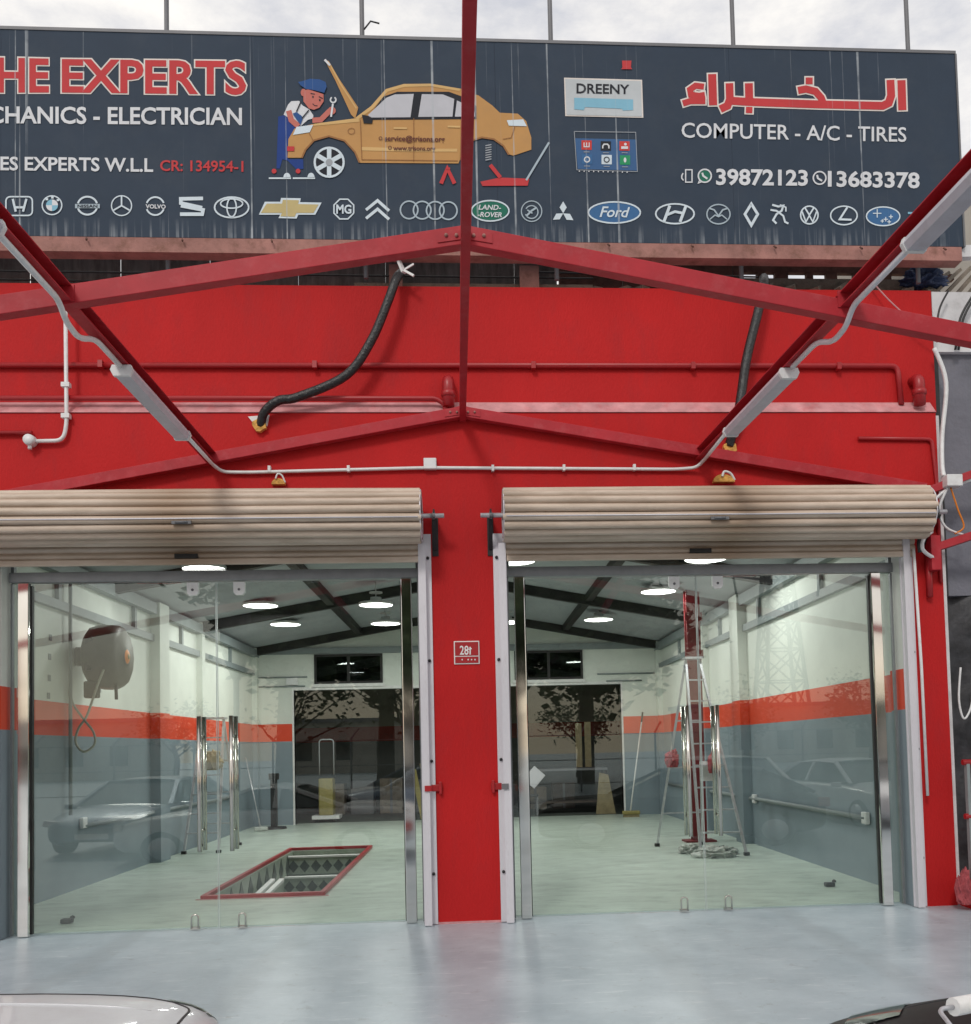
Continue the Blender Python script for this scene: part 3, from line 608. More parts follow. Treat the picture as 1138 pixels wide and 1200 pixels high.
def entrance(x0, x1, c0, c1, seam, lab):
    r = empty('glass_entrance', ((x0+x1)/2, GY, 0), lab, 'glass doors', 'frameless glass entrances under the shutters')
    B(x0+.02, x1-.02, GY-.05, GY+.04, 3.125, 3.215).build('header_rail', 'anod', r, bevel=.004)
    B(x0+.02, x1-.02, GY-.005, GY+.005, 3.215, 3.37).build('transom_pane', 'glass', r)
    B(x0+.02, x0+.05, GY-.02, GY+.03, 3.215, 3.37).build('transom_trim', 'anod', r); B(x1-.05, x1-.02, GY-.02, GY+.03, 3.215, 3.37).build('transom_trim', 'anod', r)
    for c in (c0, c1):
        B(c-.048, c+.048, GY-.07, GY-.012, .006, 3.118).build('stainless_post', 'chrome', r, bevel=.006)
    for xa, xb in ((x0+.02, c0), (c1, x1-.02)):
        p = B(xa, xb, GY-.005, GY+.005, .012, 3.12).build('side_pane', 'glass', r)
        e = xa if xa == x0+.02 else xb
        B(e-.018 if e == xb else e, e if e == xb else e+.018, GY-.02, GY+.02, .01, 3.12).build('wall_channel', 'anod', p)
    leaf(r, c0+.055, seam-.006, c0, seam-.006); leaf(r, seam+.006, c1-.055, c1, seam+.006)
    # pieces of thin black gasket beside the post, tiny spots
    for c, d in ((c0, 1), (c1, -1)):
        B(c+d*.052-.006, c+d*.052+.006, GY-.02, GY+.02, .02, 3.10).build('gasket', 'black', r)
    return r
entrance(-4.035, -.375, -3.885, -.512, -2.222, 'left frameless double glass doors with tall tubular handles, beside the reel and pit')
entrance(.385, 4.085, .520, 3.885, 2.180, 'right frameless double glass doors with the tall stepladder standing behind them')

# ------------------------------------------------------------------ steel canopy frame
can = empty('canopy_frame', (0, -3, 4.5), 'red steel canopy frame of bare pitched rafters and purlins in front of the workshop', 'canopy frame')
NY = -3.15
def raf(y, ax, az, sl, sr, w_, h_, xe):
    for sx, k_ in ((-xe, sl), (xe, sr)):
        MB().bar((ax, y, az), (ax+sx, y, az-k_*xe), w_, h_).build('rafter', 'red_steel', can, bevel=.004)
raf(-.06, .035, 4.603, .186, .170, .08, .095, 4.3)
raf(NY, .077, 4.556, .167, .189, .08, .112, 7.0)
raf(-6.3, .12, 4.52, .175, .180, .08, .112, 7.0)
MB().bar((.035, -.02, 4.575), (.165, -9.2, 4.46), .058, .085).build('ridge_beam', 'red_steel', can, bevel=.004)
def pur(s_, y):          # centre of the left (-1) or right (1) purlin at depth y
    return (-2.195, 4.185) if s_ < 0 else (2.21-.044*y, 4.215+.010*y)
for s_ in (-1, 1):
    k = MB(); (xa, za), (xb, zb_) = pur(s_, -.03), pur(s_, -9.2); wb = .041*s_
    for dx, dz, ww, hh in ((0, .043, .082, .007), (0, -.043, .082, .007), (wb, 0, .008, .079)): k.bar((xa+dx, -.03, za+dz), (xb+dx, -9.2, zb_+dz), ww, hh)
    k.build('purlin', 'red_steel', can)
# joint plates and bolts
for y, ax, az in ((NY, .077, 4.556), (-.06, .035, 4.603)):
    MB().prism([(ax-.16, az-.055), (ax, az-.03), (ax+.16, az-.055), (ax+.16, az+.01), (ax, az+.05), (ax-.16, az+.01)], y-.046, y-.0405).build('joint_plate', 'red_steel', can)
    for dx in (-.11, -.05, .05, .11): MB().lathe((ax+dx, y-.047, az-.012), [(0, -.010), (.011, -.008), (.011, .002)], 6, 'y').build('bolt', 'rust', can)
for s_ in (-1, 1):
    x, z = pur(s_, NY); MB().prism([(x-.055, z-.05), (x+.055, z-.05), (x+.055, z+.05), (x-.055, z+.05)], NY-.047, NY-.041).build('joint_plate', 'red_steel', can)
for x in (-6.9, 7.0):
    for y in (NY, -6.3): B(x-.06, x+.06, y-.06, y+.06, 0.006, 3.30).build('post', 'red_steel', can)
def batten(s_, y0, y1, lab):
    (xa, za), (xb, zb_) = pur(s_, y0), pur(s_, y1); za -= .085; zb_ -= .085
    r = empty('led_batten', ((xa+xb)/2, (y0+y1)/2, (za+zb_)/2), lab, 'light fitting', 'LED battens along the canopy purlins')
    def sec(t, k_): 
        x = xa+(xb-xa)*t; z = za+(zb_-za)*t; y = y0+(y1-y0)*t
        return [(x+a*k_, y, z+b*k_) for a, b in ((-.055, .03), (-.066, 0), (-.048, -.037), (.048, -.037), (.066, 0), (.055, .03), (-.055, .03))]
    e = .028/(y1-y0)
    MB().loft([sec(e, 1), sec(1-e, 1)], smooth=False).build('diffuser', 'batten_grey', r)
    for t0_, t1_ in ((0, e), (1-e, 1)):
        m_ = MB().loft([sec(t0_, 1.1), sec(t1_, 1.1)], smooth=False); n_ = 7
        m_.add(sec(t0_, 1.1)[:6], [(0, 1, 2, 3, 4, 5)]); m_.add(sec(t1_, 1.1)[:6], [(5, 4, 3, 2, 1, 0)]); m_.build('end_cap', 'white_plastic', r)
    return r
batten(-1, -2.30, -.95, 'grey LED batten on the left purlin, close to the red wall')
batten(1, -2.26, -.95, 'grey LED batten on the right purlin, close to the red wall')
batten(-1, -5.3, -4.02, 'LED batten on the left purlin, its tip just at the left edge of the photo')
batten(1, -5.3, -3.98, 'large near LED batten on the right purlin, in front of the sign')
def conduit(pts, r, lab, m='white_plastic'):
    e = empty('electrical_conduit', pts[0], lab, 'conduit', 'white electrical conduits')
    MB().tube(bend(pts, .10), r, 8).build('pipe', m, e); return e
PL, PR = pur(-1, -.5), pur(1, -.5)
c = conduit([(PL[0]+.02, -.93, PL[1]-.07), (PL[0]+.02, -.12, PL[1]-.07), (PL[0]+.08, -.03, 4.075), (-1.9, -.03, 4.07), (-.3, -.03, 4.105), (2.0, -.03, 4.08), (2.18, -.05, 4.09), (PR[0], -.14, PR[1]-.07), (PR[0], -.93, PR[1]-.07)], .0155,
            'white conduit running level across the red wall between the two purlins, with a junction box')
B(-.325, -.21, -.055, -.003, 4.09, 4.19).build('junction_box', 'white_plastic', c, bevel=.006)
for x in (-1.7, -1.0, .3, .95, 1.6): B(x-.012, x+.012, -.052, -.003, 4.07, 4.125).build('clip', 'white_plastic', c)
for s_, lab in ((-1, 'white conduit wrapping under the near rafter beside the left purlin'), (1, 'grey white conduit looping under the near rafter beside the right purlin')):
    q = lambda y, dx, dz: (pur(s_, y)[0]+s_*dx*(-1 if s_ < 0 else 1)*s_, y, pur(s_, y)[1]+dz)
    conduit([q(-4.0, .0, -.075), q(NY-.12, .0, -.075), q(NY-.02, .0, -.155), q(NY+.22, .02, -.155), q(NY+.40, .0, -.07), q(-2.32, .0, -.07)], .0175, lab, 'white_plastic' if s_ < 0 else 'alu_pale')
# left drop pipe with round box and a branch
c = conduit([(-3.47, -.04, 5.75), (-3.46, -.04, 4.50), (-3.49, -.04, 4.36), (-3.75, -.04, 4.355)], .018, 'white conduit dropping down the red wall at the left, ending in a round box')
MB().lathe((-3.77, -.06, 4.36), [(0, -.03), (.045, -.03), (.05, .0), (.05, .055)], 16, 'y').build('round_box', 'white_plastic', c)
MB().tube([(-3.77, -.05, 4.32), (-3.77, -.05, 4.28)], .018, 8).build('pipe_stub', 'white_plastic', c)
for z in (4.86, 4.58): B(-3.50, -3.43, -.065, -.01, z-.02, z+.02).build('clip', 'white_plastic', c)

# black wrapped hoses
def hose(pts, r, lab, pz):
    e = empty('wrapped_pipe', pts[0], lab, 'pipe', 'black taped pipes hanging on the red wall')
    MB().tube(smooth_path(pts), r, 10).build('sleeve', 'tape', e)
    x, z = pz; k = random.Random(3)
    pts2 = [(x+cos(a)*.062*k.uniform(.75, 1.15), z+sin(a)*.062*k.uniform(.75, 1.15)) for a in [i*2*pi/12 for i in range(12)]]
    MB().prism(pts2, -.05, -.002).build('foam_plug', 'foam', e)
    return e
h1 = hose([(-.50, .12, 5.99), (-.54, -.06, 5.84), (-.62, -.10, 5.60), (-.77, -.10, 5.25), (-1.0, -.10, 4.93), (-1.42, -.11, 4.73), (-1.60, -.12, 4.69), (-1.73, -.08, 4.60), (-1.775, -.02, 4.50)], .041, 'long curved black taped pipe crossing the red wall left of the ridge beam', (-1.78, 4.50))
MB().prism([(-1.89, 4.585), (-1.70, 4.60), (-1.72, 4.50), (-1.80, 4.47)], -.012, -.001).build('plaster_patch', 'white', h1)
hose([(2.93, .12, 5.97), (2.87, -.05, 5.80), (2.79, -.10, 5.53), (2.67, -.10, 5.10), (2.60, -.12, 4.75), (2.57, -.12, 4.6), (2.52, -.06, 4.40), (2.50, -.02, 4.30)], .045, 'short steep black taped pipe on the red wall behind the right batten', (2.505, 4.28))
# white bracket where the left pipe leaves the roof
k = MB(); k.bar((-.52, -.02, 6.04), (-.47, -.06, 5.90), .05, .02); k.bar((-.47, -.06, 5.92), (-.38, -.08, 5.86), .02, .02); k.bar((-.46, -.06, 5.93), (-.38, -.06, 5.98), .015, .015)
tag(k.build('pipe_bracket', 'white', origin=(-.47, -.05, 5.9)), 'torn white bracket at the roof edge above the long black pipe', 'bracket')
# foam lumps above the shutters
for x, lab, s in ((-1.62, 'small broken foam lump behind the top of the left shutter', .6), (2.43, 'foam lump with a white wire stub behind the top of the right shutter', 1.)):
    r = empty('foam_lump', (x, -.05, 3.95), lab, 'foam lump', 'foam lumps above the shutters')
    pts2 = [(x+cos(a)*.10*s, 3.955+sin(a)*.085*s*random.uniform(.8, 1.1)) for a in [i*pi/7 for i in range(8)]]
    MB().prism(pts2, -.06, -.002).build('foam', 'foam', r)
    MB().tube(smooth_path([(x+.10*s, -.05, 3.97), (x+.06*s, -.06, 4.03), (x, -.07, 4.045), (x-.02, -.07, 4.0)]), .01*s+.002, 6).build('wire', 'white_plastic', r)

# ------------------------------------------------------------------ the sign
SY = -.10
sgn = empty('shop_sign', (0, SY, 6.18), 'long weathered dark blue workshop sign with lettering and a row of car emblems', 'sign')
ZB, ZT, XR = 6.182, 8.068, 4.797
xs = [-6.1, -4.0, -1.8, .4, 2.6, XR]
for a, b in zip(xs[:-1], xs[1:]):
    B(a, b-.0015, SY+.001, SY+.09, ZB, ZT).build('sign_panel', SIGN['navy'], sgn)
B(-6.1, XR+.01, SY-.006, SY+.10, ZT+.001, ZT+.03).build('top_trim', 'galv', sgn)
B(XR+.001, XR+.018, SY-.006, SY+.10, ZB, ZT).build('end_trim', 'galv', sgn)
k = MB(); k.box(-6.1, XR-.02, SY+.0, SY+.012, 6.045, ZB-.004); k.box(-6.1, XR-.02, SY+.0121, SY+.14, 6.045, 6.057); k.build('support_beam', 'rust', sgn)
for i in range(11):
    x = -3.25+i*.78+random.uniform(-.05, .05)
    MB().tube([(x, SY-.02, 6.155), (x+.01, SY-.045, 6.125)], .009, 6).build('hook_bolt', 'rust_dark', sgn)
for x in (-2.605, -.824, .941, 2.696, 4.42):
    MB().tube([(x, SY+.16, 5.9), (x, SY+.16, 10.5)], .022, 8).build('mast', 'galv', sgn)
MB().tube([(-.80, SY+.12, 8.25), (-.74, SY+.12, 8.33), (-.66, SY+.12, 8.31)], .008, 5).build('loose_wire', 'black', sgn)
MB().tube([(-2.62, SY+.12, 8.10), (-2.68, SY+.12, 8.17)], .012, 5).build('loose_wire', 'galv', sgn)
k1, k2, k3, k4, k5 = [SY-.0025*i for i in (1, 2, 3, 4, 5)]
# lettering
def dbl(txt, q, off1, off2):
    text_fit(txt, q, k1, SIGN['cream'], sgn, offset=off2); text_fit(txt, q, k2, SIGN['redtext'], sgn, offset=off1)
dbl('THE', ((-36, 68, 107), (56, 70, 107)), .026, .056); dbl('EXPERTS', ((74, 70.5, 107), (287, 73, 109.5)), .026, .056)
text_fit('MECHANICS - ELECTRICIAN', ((-47, 125, 143.5), (283, 127, 146)), k2, SIGN['white'], sgn, offset=.022)
text_fit('ES EXPERTS W.L.L', ((1, 184, 199), (179, 186, 201)), k2, SIGN['white'], sgn, offset=.022)
text_fit('CR: 134954-1', ((188, 188, 200), (285, 189, 201)), k2, SIGN['redtext'], sgn, offset=.018)
text_fit('COMPUTER - A/C - TIRES', ((799, 144, 161), (1062, 149.5, 166)), k2, SIGN['white'], sgn, offset=.010)
text_fit('39872123', ((840, 198.5, 216), (946, 200, 217)), k2, SIGN['white'], sgn, offset=.028)
text_fit('13683378', ((971, 201, 218), (1077, 203, 220)), k2, SIGN['white'], sgn, offset=.028)
# arabic word, drawn as strokes (zoomed coordinates -> photo pixels)
def zz(pts, ox, oy, s): return [(ox+x/s, oy+y/s) for x, y in pts]
AR = [([(983, 85), (987, 210)], 34), ([(937, 84), (940, 150), (930, 180), (905, 192), (640, 186), (350, 176), (262, 170)], 33), ([(552, 128), (585, 122), (625, 132), (648, 158), (660, 188)], 30),
      ([(584, 88), (613, 88)], 28), ([(347, 98), (349, 186)], 33), ([(335, 209), (362, 210)], 26), ([(266, 98), (268, 165), (258, 192), (228, 206)], 32), ([(194, 60), (198, 190)], 34),
      ([(160, 112), (125, 108), (102, 124), (106, 146), (140, 150), (164, 146)], 25), ([(72, 182), (105, 172), (166, 172)], 26)]
for m_, kk, extra in (('cream', k1, 12), ('redtext', k2, 0)):
    mb = MB()
    for pts, w_ in AR:
        pp = zz(pts, 780, 70, 3.556)
        if extra:
            a = Vector(pp[0])-Vector(pp[1]); b = Vector(pp[-1])-Vector(pp[-2]); a.normalize(); b.normalize()
            pp = [tuple(Vector(pp[0])+a*1.7)]+pp[1:-1]+[tuple(Vector(pp[-1])+b*1.7)]
        qstroke(mb, pp, (w_+extra)/3.556, kk)
    mb.build('lettering', SIGN[m_], sgn)
def qpoly(pts, Y, m, name, par=None):
    v = []
    for x, y in pts:
        p = at(x, y, Y=Y); v.append((p.x, Y, p.z))
    return MB().add(v, [tuple(range(len(v)))]).build(name, SIGN[m], par or sgn)
def qell(mb, cx, cy, rx, ry, Y, w_=None, a0=0, a1=360, n=28, rot=0):
    pts = []
    for i in range(n+1):
        a = radians(a0+(a1-a0)*i/n); x = rx*cos(a); y = ry*sin(a); r = radians(rot); pts.append((cx+x*cos(r)-y*sin(r), cy+x*sin(r)+y*cos(r)))
    if w_: qstroke(mb, pts, w_, Y)
    else:
        v = [at(x, y, Y=Y) for x, y in pts[:-1]]; mb.add([(p.x, Y, p.z) for p in v], [tuple(range(len(v)))])
    return mb
def fin(mb, m, name, par=None): return mb.build(name, SIGN[m], par or sgn)
# printed car and mechanic ------------------------------------------------
A2 = lambda pts: zz(pts, 280, 40, 2.845)
A4 = lambda pts: zz(pts, 300, 60, 6.322)
qpoly(A4([(165, 485), (250, 462), (330, 555), (262, 640), (238, 800), (350, 800), (352, 872), (296, 872), (236, 812), (196, 800), (176, 870), (152, 868)]), k1, 'overall', 'overalls')
body = A2([(162, 412), (165, 350), (185, 315), (248, 299), (385, 281), (440, 240), (490, 183), (550, 166), (640, 165), (740, 182), (800, 205), (845, 238), (870, 262), (930, 265), (958, 290), (975, 345), (975, 385), (915, 405), (898, 400), (880, 372), (850, 352), (810, 346), (775, 357), (750, 385), (732, 431), (402, 429), (385, 393), (350, 357), (300, 343), (250, 357), (222, 387), (212, 412)])
qpoly(body, k2, 'gold', 'car_body')
qpoly(A2([(385, 281), (440, 240), (490, 183), (550, 166), (640, 165), (740, 182), (735, 190), (640, 174), (552, 176), (496, 192), (448, 248), (400, 283)]), k3, 'goldlight', 'roof_highlight')
qpoly(A2([(248, 299), (385, 281), (402, 284), (402, 292), (250, 306)]), k3, 'goldlight', 'hood_highlight')
qpoly(A2([(408, 376), (600, 382), (728, 382), (728, 392), (600, 392), (410, 388)]), k3, 'goldlight', 'sill_highlight')
qpoly(A2([(424, 286), (482, 208), (528, 192), (700, 192), (756, 212), (792, 240), (792, 283)]), k3, 'dark', 'window_frame')
for q in ([(430, 270), (492, 212), (520, 201), (583, 199), (572, 277), (440, 278)], [(610, 200), (680, 201), (718, 216), (712, 275), (598, 276)], [(727, 221), (742, 228), (742, 275), (720, 275)], [(785, 255), (788, 275), (760, 275), (757, 240)]):
    qpoly(A2(q), k4, 'pane', 'car_window')
qpoly(A2([(285, 84), (300, 90), (335, 150), (398, 245), (388, 282), (374, 268), (322, 155)]), k3, 'gold', 'open_hood')
mb = MB(); qstroke(mb, A2([(287, 86), (302, 98), (340, 168), (392, 248)]), 1.6, k4); fin(mb, 'goldlight', 'hood_edge')
mb = MB(); qstroke(mb, A2([(286, 85), (304, 104)]), 2.6, k5); fin(mb, 'white', 'hood_tip')
for q in ([(583, 280), (583, 425)], [(405, 286), (410, 420)], [(410, 418), (730, 422)], [(235, 330), (246, 352)], [(920, 308), (908, 345), (880, 350)], [(742, 283), (738, 420)]): fin(qstroke(MB(), A2(q), .8, k4), 'golddark', 'door_line')
fin(qell(MB(), *A2([(375, 323)])[0], 4, 3.4, k4, .7), 'golddark', 'fuel_cap_line')
for q in ([(750, 385), (775, 355), (810, 344), (850, 350), (882, 372), (900, 402)], [(210, 412), (222, 385), (250, 354), (300, 340), (352, 355), (387, 393), (402, 428)]): fin(qstroke(MB(), A2(q), 2.0, k3), 'golddark', 'arch_line')
mb = MB()
for q in ([(516, 313), (560, 314)], [(696, 308), (738, 309)]): qstroke(mb, A2(q), 2.2, k4)
fin(mb, 'goldlight', 'door_handle_print')
qpoly(A2([(180, 336), (192, 309), (248, 302), (236, 327)]), k4, 'silverlight', 'headlight_print')
qpoly(A2([(893, 287), (948, 284), (960, 307), (900, 305)]), k4, 'silverlight', 'rear_light_print')
qpoly(A2([(161, 374), (185, 374), (184, 390), (161, 390)]), k4, 'redtext', 'front_lamp_print')
qpoly(A2([(410, 268), (430, 272), (447, 280), (444, 298), (416, 297)]), k5, 'dark', 'mirror_print')
text_fit('service@trisons.org', ((451, 159, 165), (521, 160, 166)), k5, SIGN['maroon'], sgn, offset=.02)
text_fit('www.trisons.org', ((461, 171, 176), (510, 171.5, 176.5)), k5, SIGN['maroon'], sgn, offset=.02)
mb = MB(); qell(mb, 446, 162, 1.8, 1.8, k5, .7); qell(mb, 457, 173, 1.8, 1.8, k5, .7); fin(mb, 'maroon', 'icon')
wx, wy = A2([(301, 427)])[0]
fin(qell(MB(), wx, wy, 17.5, 17.5, k2), 'dark', 'tyre_print'); fin(qell(MB(), wx, wy, 17, 17, k3, 2.6), 'silverlight', 'rim_print')
mb = MB()
for i in range(6):
    a = radians(90+60*i); qstroke(mb, [(wx+2*cos(a), wy+2*sin(a)), (wx+15.5*cos(a), wy+15.5*sin(a))], 5.2, k3-.0004*i)
fin(mb, 'silverlight', 'spoke_print'); fin(qell(MB(), wx, wy, 4, 4, k5), 'grey', 'hub_print')
# mechanic
fin(qstroke(MB(), A4([(242, 440), (262, 510), (315, 556)]), 6.5, k3), 'skin', 'arm_print'); mb = MB(); qstroke(mb, A4([(418, 512), (480, 508), (548, 440)]), 6.2, k3); qell(mb, *A4([(562, 440)])[0], 4.6, 4.6, k3)
fin(mb, 'skin', 'arm_print')
qpoly(A4([(350, 292), (385, 282), (500, 318), (502, 370), (470, 418), (430, 434), (392, 424), (352, 372)]), k4, 'skin', 'face_print')
fin(qell(MB(), *A4([(352, 306)])[0], 3.2, 4.4, k3), 'skin', 'ear_print')
qpoly(A4([(312, 228), (342, 222), (400, 204), (470, 208), (515, 228), (524, 262), (506, 308), (420, 286), (370, 280), (330, 252)]), k5, 'cap', 'cap_print')
mb = MB()
for x, y in ((422, 338), (473, 362)): qell(mb, *A4([(x, y)])[0], .9, 1.4, k5)
qstroke(mb, A4([(404, 312), (436, 318)]), 1, k5); qstroke(mb, A4([(466, 336), (494, 350)]), 1, k5); qstroke(mb, A4([(420, 388), (434, 402), (456, 404)]), .8, k5)
fin(mb, 'dark', 'face_detail')
qpoly(A4([(205, 470), (238, 395), (262, 370), (320, 368), (345, 402), (396, 432), (425, 475), (424, 498), (385, 508), (335, 552), (300, 540), (245, 440), (235, 488)]), k2-.0006, 'white', 'shirt_print')
qpoly(A4([(272, 462), (300, 450), (340, 480), (345, 505), (330, 545), (290, 490)]), k5, 'cap', 'bib_print')
mb = MB(); qstroke(mb, A4([(332, 375), (300, 448)]), 1.4, k5); qstroke(mb, A4([(392, 435), (340, 498)]), 1.4, k5); fin(mb, 'dark', 'brace_print')
mb = MB(); qstroke(mb, A4([(556, 486), (570, 388)]), 2.2, k5); qell(mb, *A4([(572, 360)])[0], 3.2, 3.2, k5, 1.7, -60, 240); fin(mb, 'white', 'spanner_print')
mb = MB()
for ox in (0, 178): qstroke(mb, A4([(95+ox, 941), (260+ox, 941)]), 1.8, k2); qell(mb, *A4([(230+ox, 936)])[0], 4.2, 5.6, k3, None, 180, 360.1)
fin(mb, 'silverlight', 'shoe_print')
mb = MB()
for ox in (0, 178): qell(mb, *A4([(134+ox, 888)])[0], 2.8, 2.8, k3)
fin(mb, 'redtext', 'ankle_print')
# jack, stand, spring
mb = MB(); v = A2([(805, 492), (870, 478), (968, 482), (963, 505), (812, 506)]); qstroke(mb, A2([(838, 436), (872, 478)]), 4.5, k4); fin(mb, 'redtext', 'jack_print'); qpoly(v, k3, 'redtext', 'jack_print')
mb = MB(); qstroke(mb, A2([(958, 487), (1034, 361)]), 2.4, k4); fin(mb, 'silver', 'jack_lever_print')
mb = MB(); qstroke(mb, A2([(674, 498), (695, 448), (719, 498)]), 4.6, k4); qstroke(mb, A2([(690, 448), (704, 448)]), 2.4, k5); fin(mb, 'redtext', 'stand_print')
mb = MB()
for i in range(7): qstroke(mb, A2([(822, 372+i*8), (842, 368+i*8)]), 1.2, k4)
fin(mb, 'grey', 'spring_print')
# DREENY panel and tablet
qpoly([(661, 91), (752.5, 93.5), (754, 138), (662.5, 136)], k2, 'cream', 'panel_border'); qpoly([(662.5, 92.5), (751, 95), (752.3, 136.5), (664, 134.5)], k3, 'board', 'panel_print')
text_fit('DREENY', ((676, 98, 109), (737, 99.5, 110)), k4, SIGN['dark'], sgn, offset=.02)
qpoly([(673, 114.5), (742, 116.5), (742, 129), (730, 129.5), (729, 127.5), (686, 125.5), (684, 129), (673, 128)], k4, 'sky', 'panel_bar')
qpoly([(729, 71), (740, 71), (739.5, 79), (741, 81), (728, 81), (729.5, 79)], k3, 'redtext', 'small_mark')
qpoly([(674, 162), (746, 163.5), (747.5, 200), (677, 198)], k2, 'tablet', 'tablet_print')
mb = MB(); qstroke(mb, [(673, 154), (745, 155), (747, 201), (676, 199), (673, 154)], .7, k3); fin(mb, 'grey', 'tablet_edge')
for i, (x, y, c_) in enumerate(((687.5, 170, 'red'), (710, 171, 'dark'), (732, 171, 'red'), (688, 186.5, 'blue'), (711, 187, 'silverlight'), (732.5, 187.5, 'icongreen'))):
    qpoly([(x-6, y-5.6), (x+6, y-5.4), (x+6, y+5.6), (x-6, y+5.4)], k3, c_, 'app_icon')
    mb = MB()
    if i == 0: qstroke(mb, [(x-3, y-3), (x-3, y+2), (x+3, y+2), (x+3, y-3)], 1.1, k4); qstroke(mb, [(x, y-3), (x, y+2)], 1.1, k4)
    elif i == 1: qstroke(mb, [(x-3.6, y+3), (x-3.6, y), (x-2, y-2), (x+2, y-2), (x+3.6, y), (x+3.6, y+3)], 1.6, k4)
    elif i == 2: qstroke(mb, [(x-4, y+2), (x+4, y+2)], 3, k4); qell(mb, x+1, y-2, 1.6, 1.6, k4)
    elif i == 3: qell(mb, x, y+.4, 3, 3, k4, 1.4)
    elif i == 4: qell(mb, x, y, 3, 3, k4, 1.1)
    else: qell(mb, x, y, 1.6, 3, k4)
    fin(mb, 'dark' if i == 4 else 'white', 'icon_mark')
    mb = MB(); qstroke(mb, [(x-3.5, y+8), (x+3.5, y+8.1)], .8, k4); fin(mb, 'grey', 'icon_caption')
mb = MB()
for i in range(11): qell(mb, 679+i*5.6, 200.5+i*.13, .8, .8, k4, None, 0, 360, 6)
fin(mb, 'white', 'tablet_dots')
# phone icons
mb = MB(); qell(mb, 826, 206, 7.6, 7.6, k2, 1.7); qstroke(mb, [(820, 211), (818.5, 214.5), (822, 213)], 1.4, k2); qstroke(mb, [(823, 202.5), (824, 206), (829, 209.5)], 2.2, k2)
qell(mb, 960.5, 208.5, 7.4, 7.4, k2, 1.7); qstroke(mb, [(957.5, 205), (958.5, 209), (963.5, 212)], 2.2, k2)
qstroke(mb, [(806, 199), (811, 199), (811, 213.5), (803.5, 213.5), (803.5, 199), (806, 199)], 1.4, k2); qstroke(mb, [(800.5, 203), (799, 206), (799, 209), (801, 211.5)], 1.5, k2)
fin(mb, 'white', 'phone_icon'); fin(qell(MB(), 826, 206, 6.6, 6.6, k1), 'green', 'icon_fill')

# row of emblems ------------------------------------------------------------
def em(mb, m='silverlight', par=None): return mb.build('emblem', SIGN[m], sgn)
def rrect(mb, cx, cy, hw, hh, r, w_):
    pts = []
    for sx, sy, a in ((1, 1, 0), (-1, 1, 90), (-1, -1, 180), (1, -1, 270)):
        for k in range(5): t = radians(a+k*22.5); pts.append((cx+sx*(hw-r)+r*cos(t), cy+sy*(hh-r)+r*sin(t)))
    qstroke(mb, pts+[pts[0]], w_, k2)
m_ = MB(); rrect(m_, 22.5, 241.5, 15.5, 11, 5, 1.7); qstroke(m_, [(15, 233), (18.5, 248)], 2.6, k3); qstroke(m_, [(31, 233), (27, 248)], 2.6, k3); qstroke(m_, [(18, 243), (27.5, 243)], 2.6, k3); em(m_)
m_ = MB(); qell(m_, 61, 240.5, 11.5, 11, k2, 1.5)
for x, y in ((55, 233.5), (61.5, 231.5), (68, 234.5)): qstroke(m_, [(x-1.5, y), (x+1.5, y)], 2.4, k3)
em(m_)
for i in range(4):
    m_ = MB(); pts = [(61, 240.5)]+[(61+7*cos(radians(90*i+9*j*1.0)), 240.5+6.8*sin(radians(90*i+9*j*1.0))) for j in range(11)]
    qpoly(pts, k3, 'sky' if i % 2 == 0 else 'white', 'emblem')
m_ = MB(); qell(m_, 102.5, 241, 11.5, 10.5, k2, 2.2, 195, 345); qell(m_, 102.5, 241, 11.5, 10.5, k2, 2.2, 15, 165); qpoly([(88, 239), (117, 239), (117, 244), (88, 244)], k3, 'silver', 'emblem'); em(m_)
text_fit('NISSAN', ((91, 239.8, 243.2), (114, 239.8, 243.2)), k4, SIGN['dark'], sgn, name='emblem', offset=.02)
m_ = MB(); qell(m_, 142.5, 241, 11.8, 11.6, k2, 1.4)
for a in (-90, 30, 150): qstroke(m_, [(142.5, 241), (142.5+11*cos(radians(a)), 241+11*sin(radians(a)))], 1.8, k3)
em(m_)
m_ = MB(); qell(m_, 182, 241.5, 10.5, 10.5, k2, 2, 200, 340); qell(m_, 182, 241.5, 10.5, 10.5, k2, 2, 20, 160); em(m_)
text_fit('VOLVO', ((171, 239.5, 244), (194, 240, 244.5)), k3, SIGN['white'], sgn, name='emblem', offset=.03)
m_ = MB(); qstroke(m_, [(238, 232.5), (212, 233), (212, 238), (237, 243.5)], 4.2, k2); qstroke(m_, [(211, 251), (237, 251), (238, 246), (212, 241)], 4.2, k3); em(m_, 'silverlight')
m_ = MB(); qell(m_, 271.5, 243, 20, 12, k2, 1.9); qell(m_, 271.5, 243, 5.5, 11, k3, 1.7); qell(m_, 271.5, 238.5, 13, 5.5, k3, 1.7); em(m_)
def bow(e): return [(304+e*-1, 251+e), (311-e, 237-e), (329-e, 237-e), (330-e, 232.5-e), (352+e, 233-e), (351+e, 237.5-e), (376+e*1.6, 238-e), (369+e, 251+e), (349+e, 251+e), (347+e, 255.5+e), (327-e, 255+e), (329-e, 251+e)]
qpoly(bow(.6), k2, 'silverlight', 'emblem'); qpoly(bow(-1.6), k3, 'brass', 'emblem')
m_ = MB(); qell(m_, 403, 245, 12.5, 12.5, k2, 1.6, 22.5, 382.5, 8); em(m_); text_fit('MG', ((394.5, 240, 250), (411.5, 240.5, 250)), k3, SIGN['silverlight'], sgn, name='emblem', offset=.03)
m_ = MB(); qstroke(m_, [(429, 246), (442.5, 235), (456, 247)], 3.4, k2); qstroke(m_, [(429, 256), (442.5, 245), (456, 257)], 3.4, k2); em(m_)
m_ = MB()
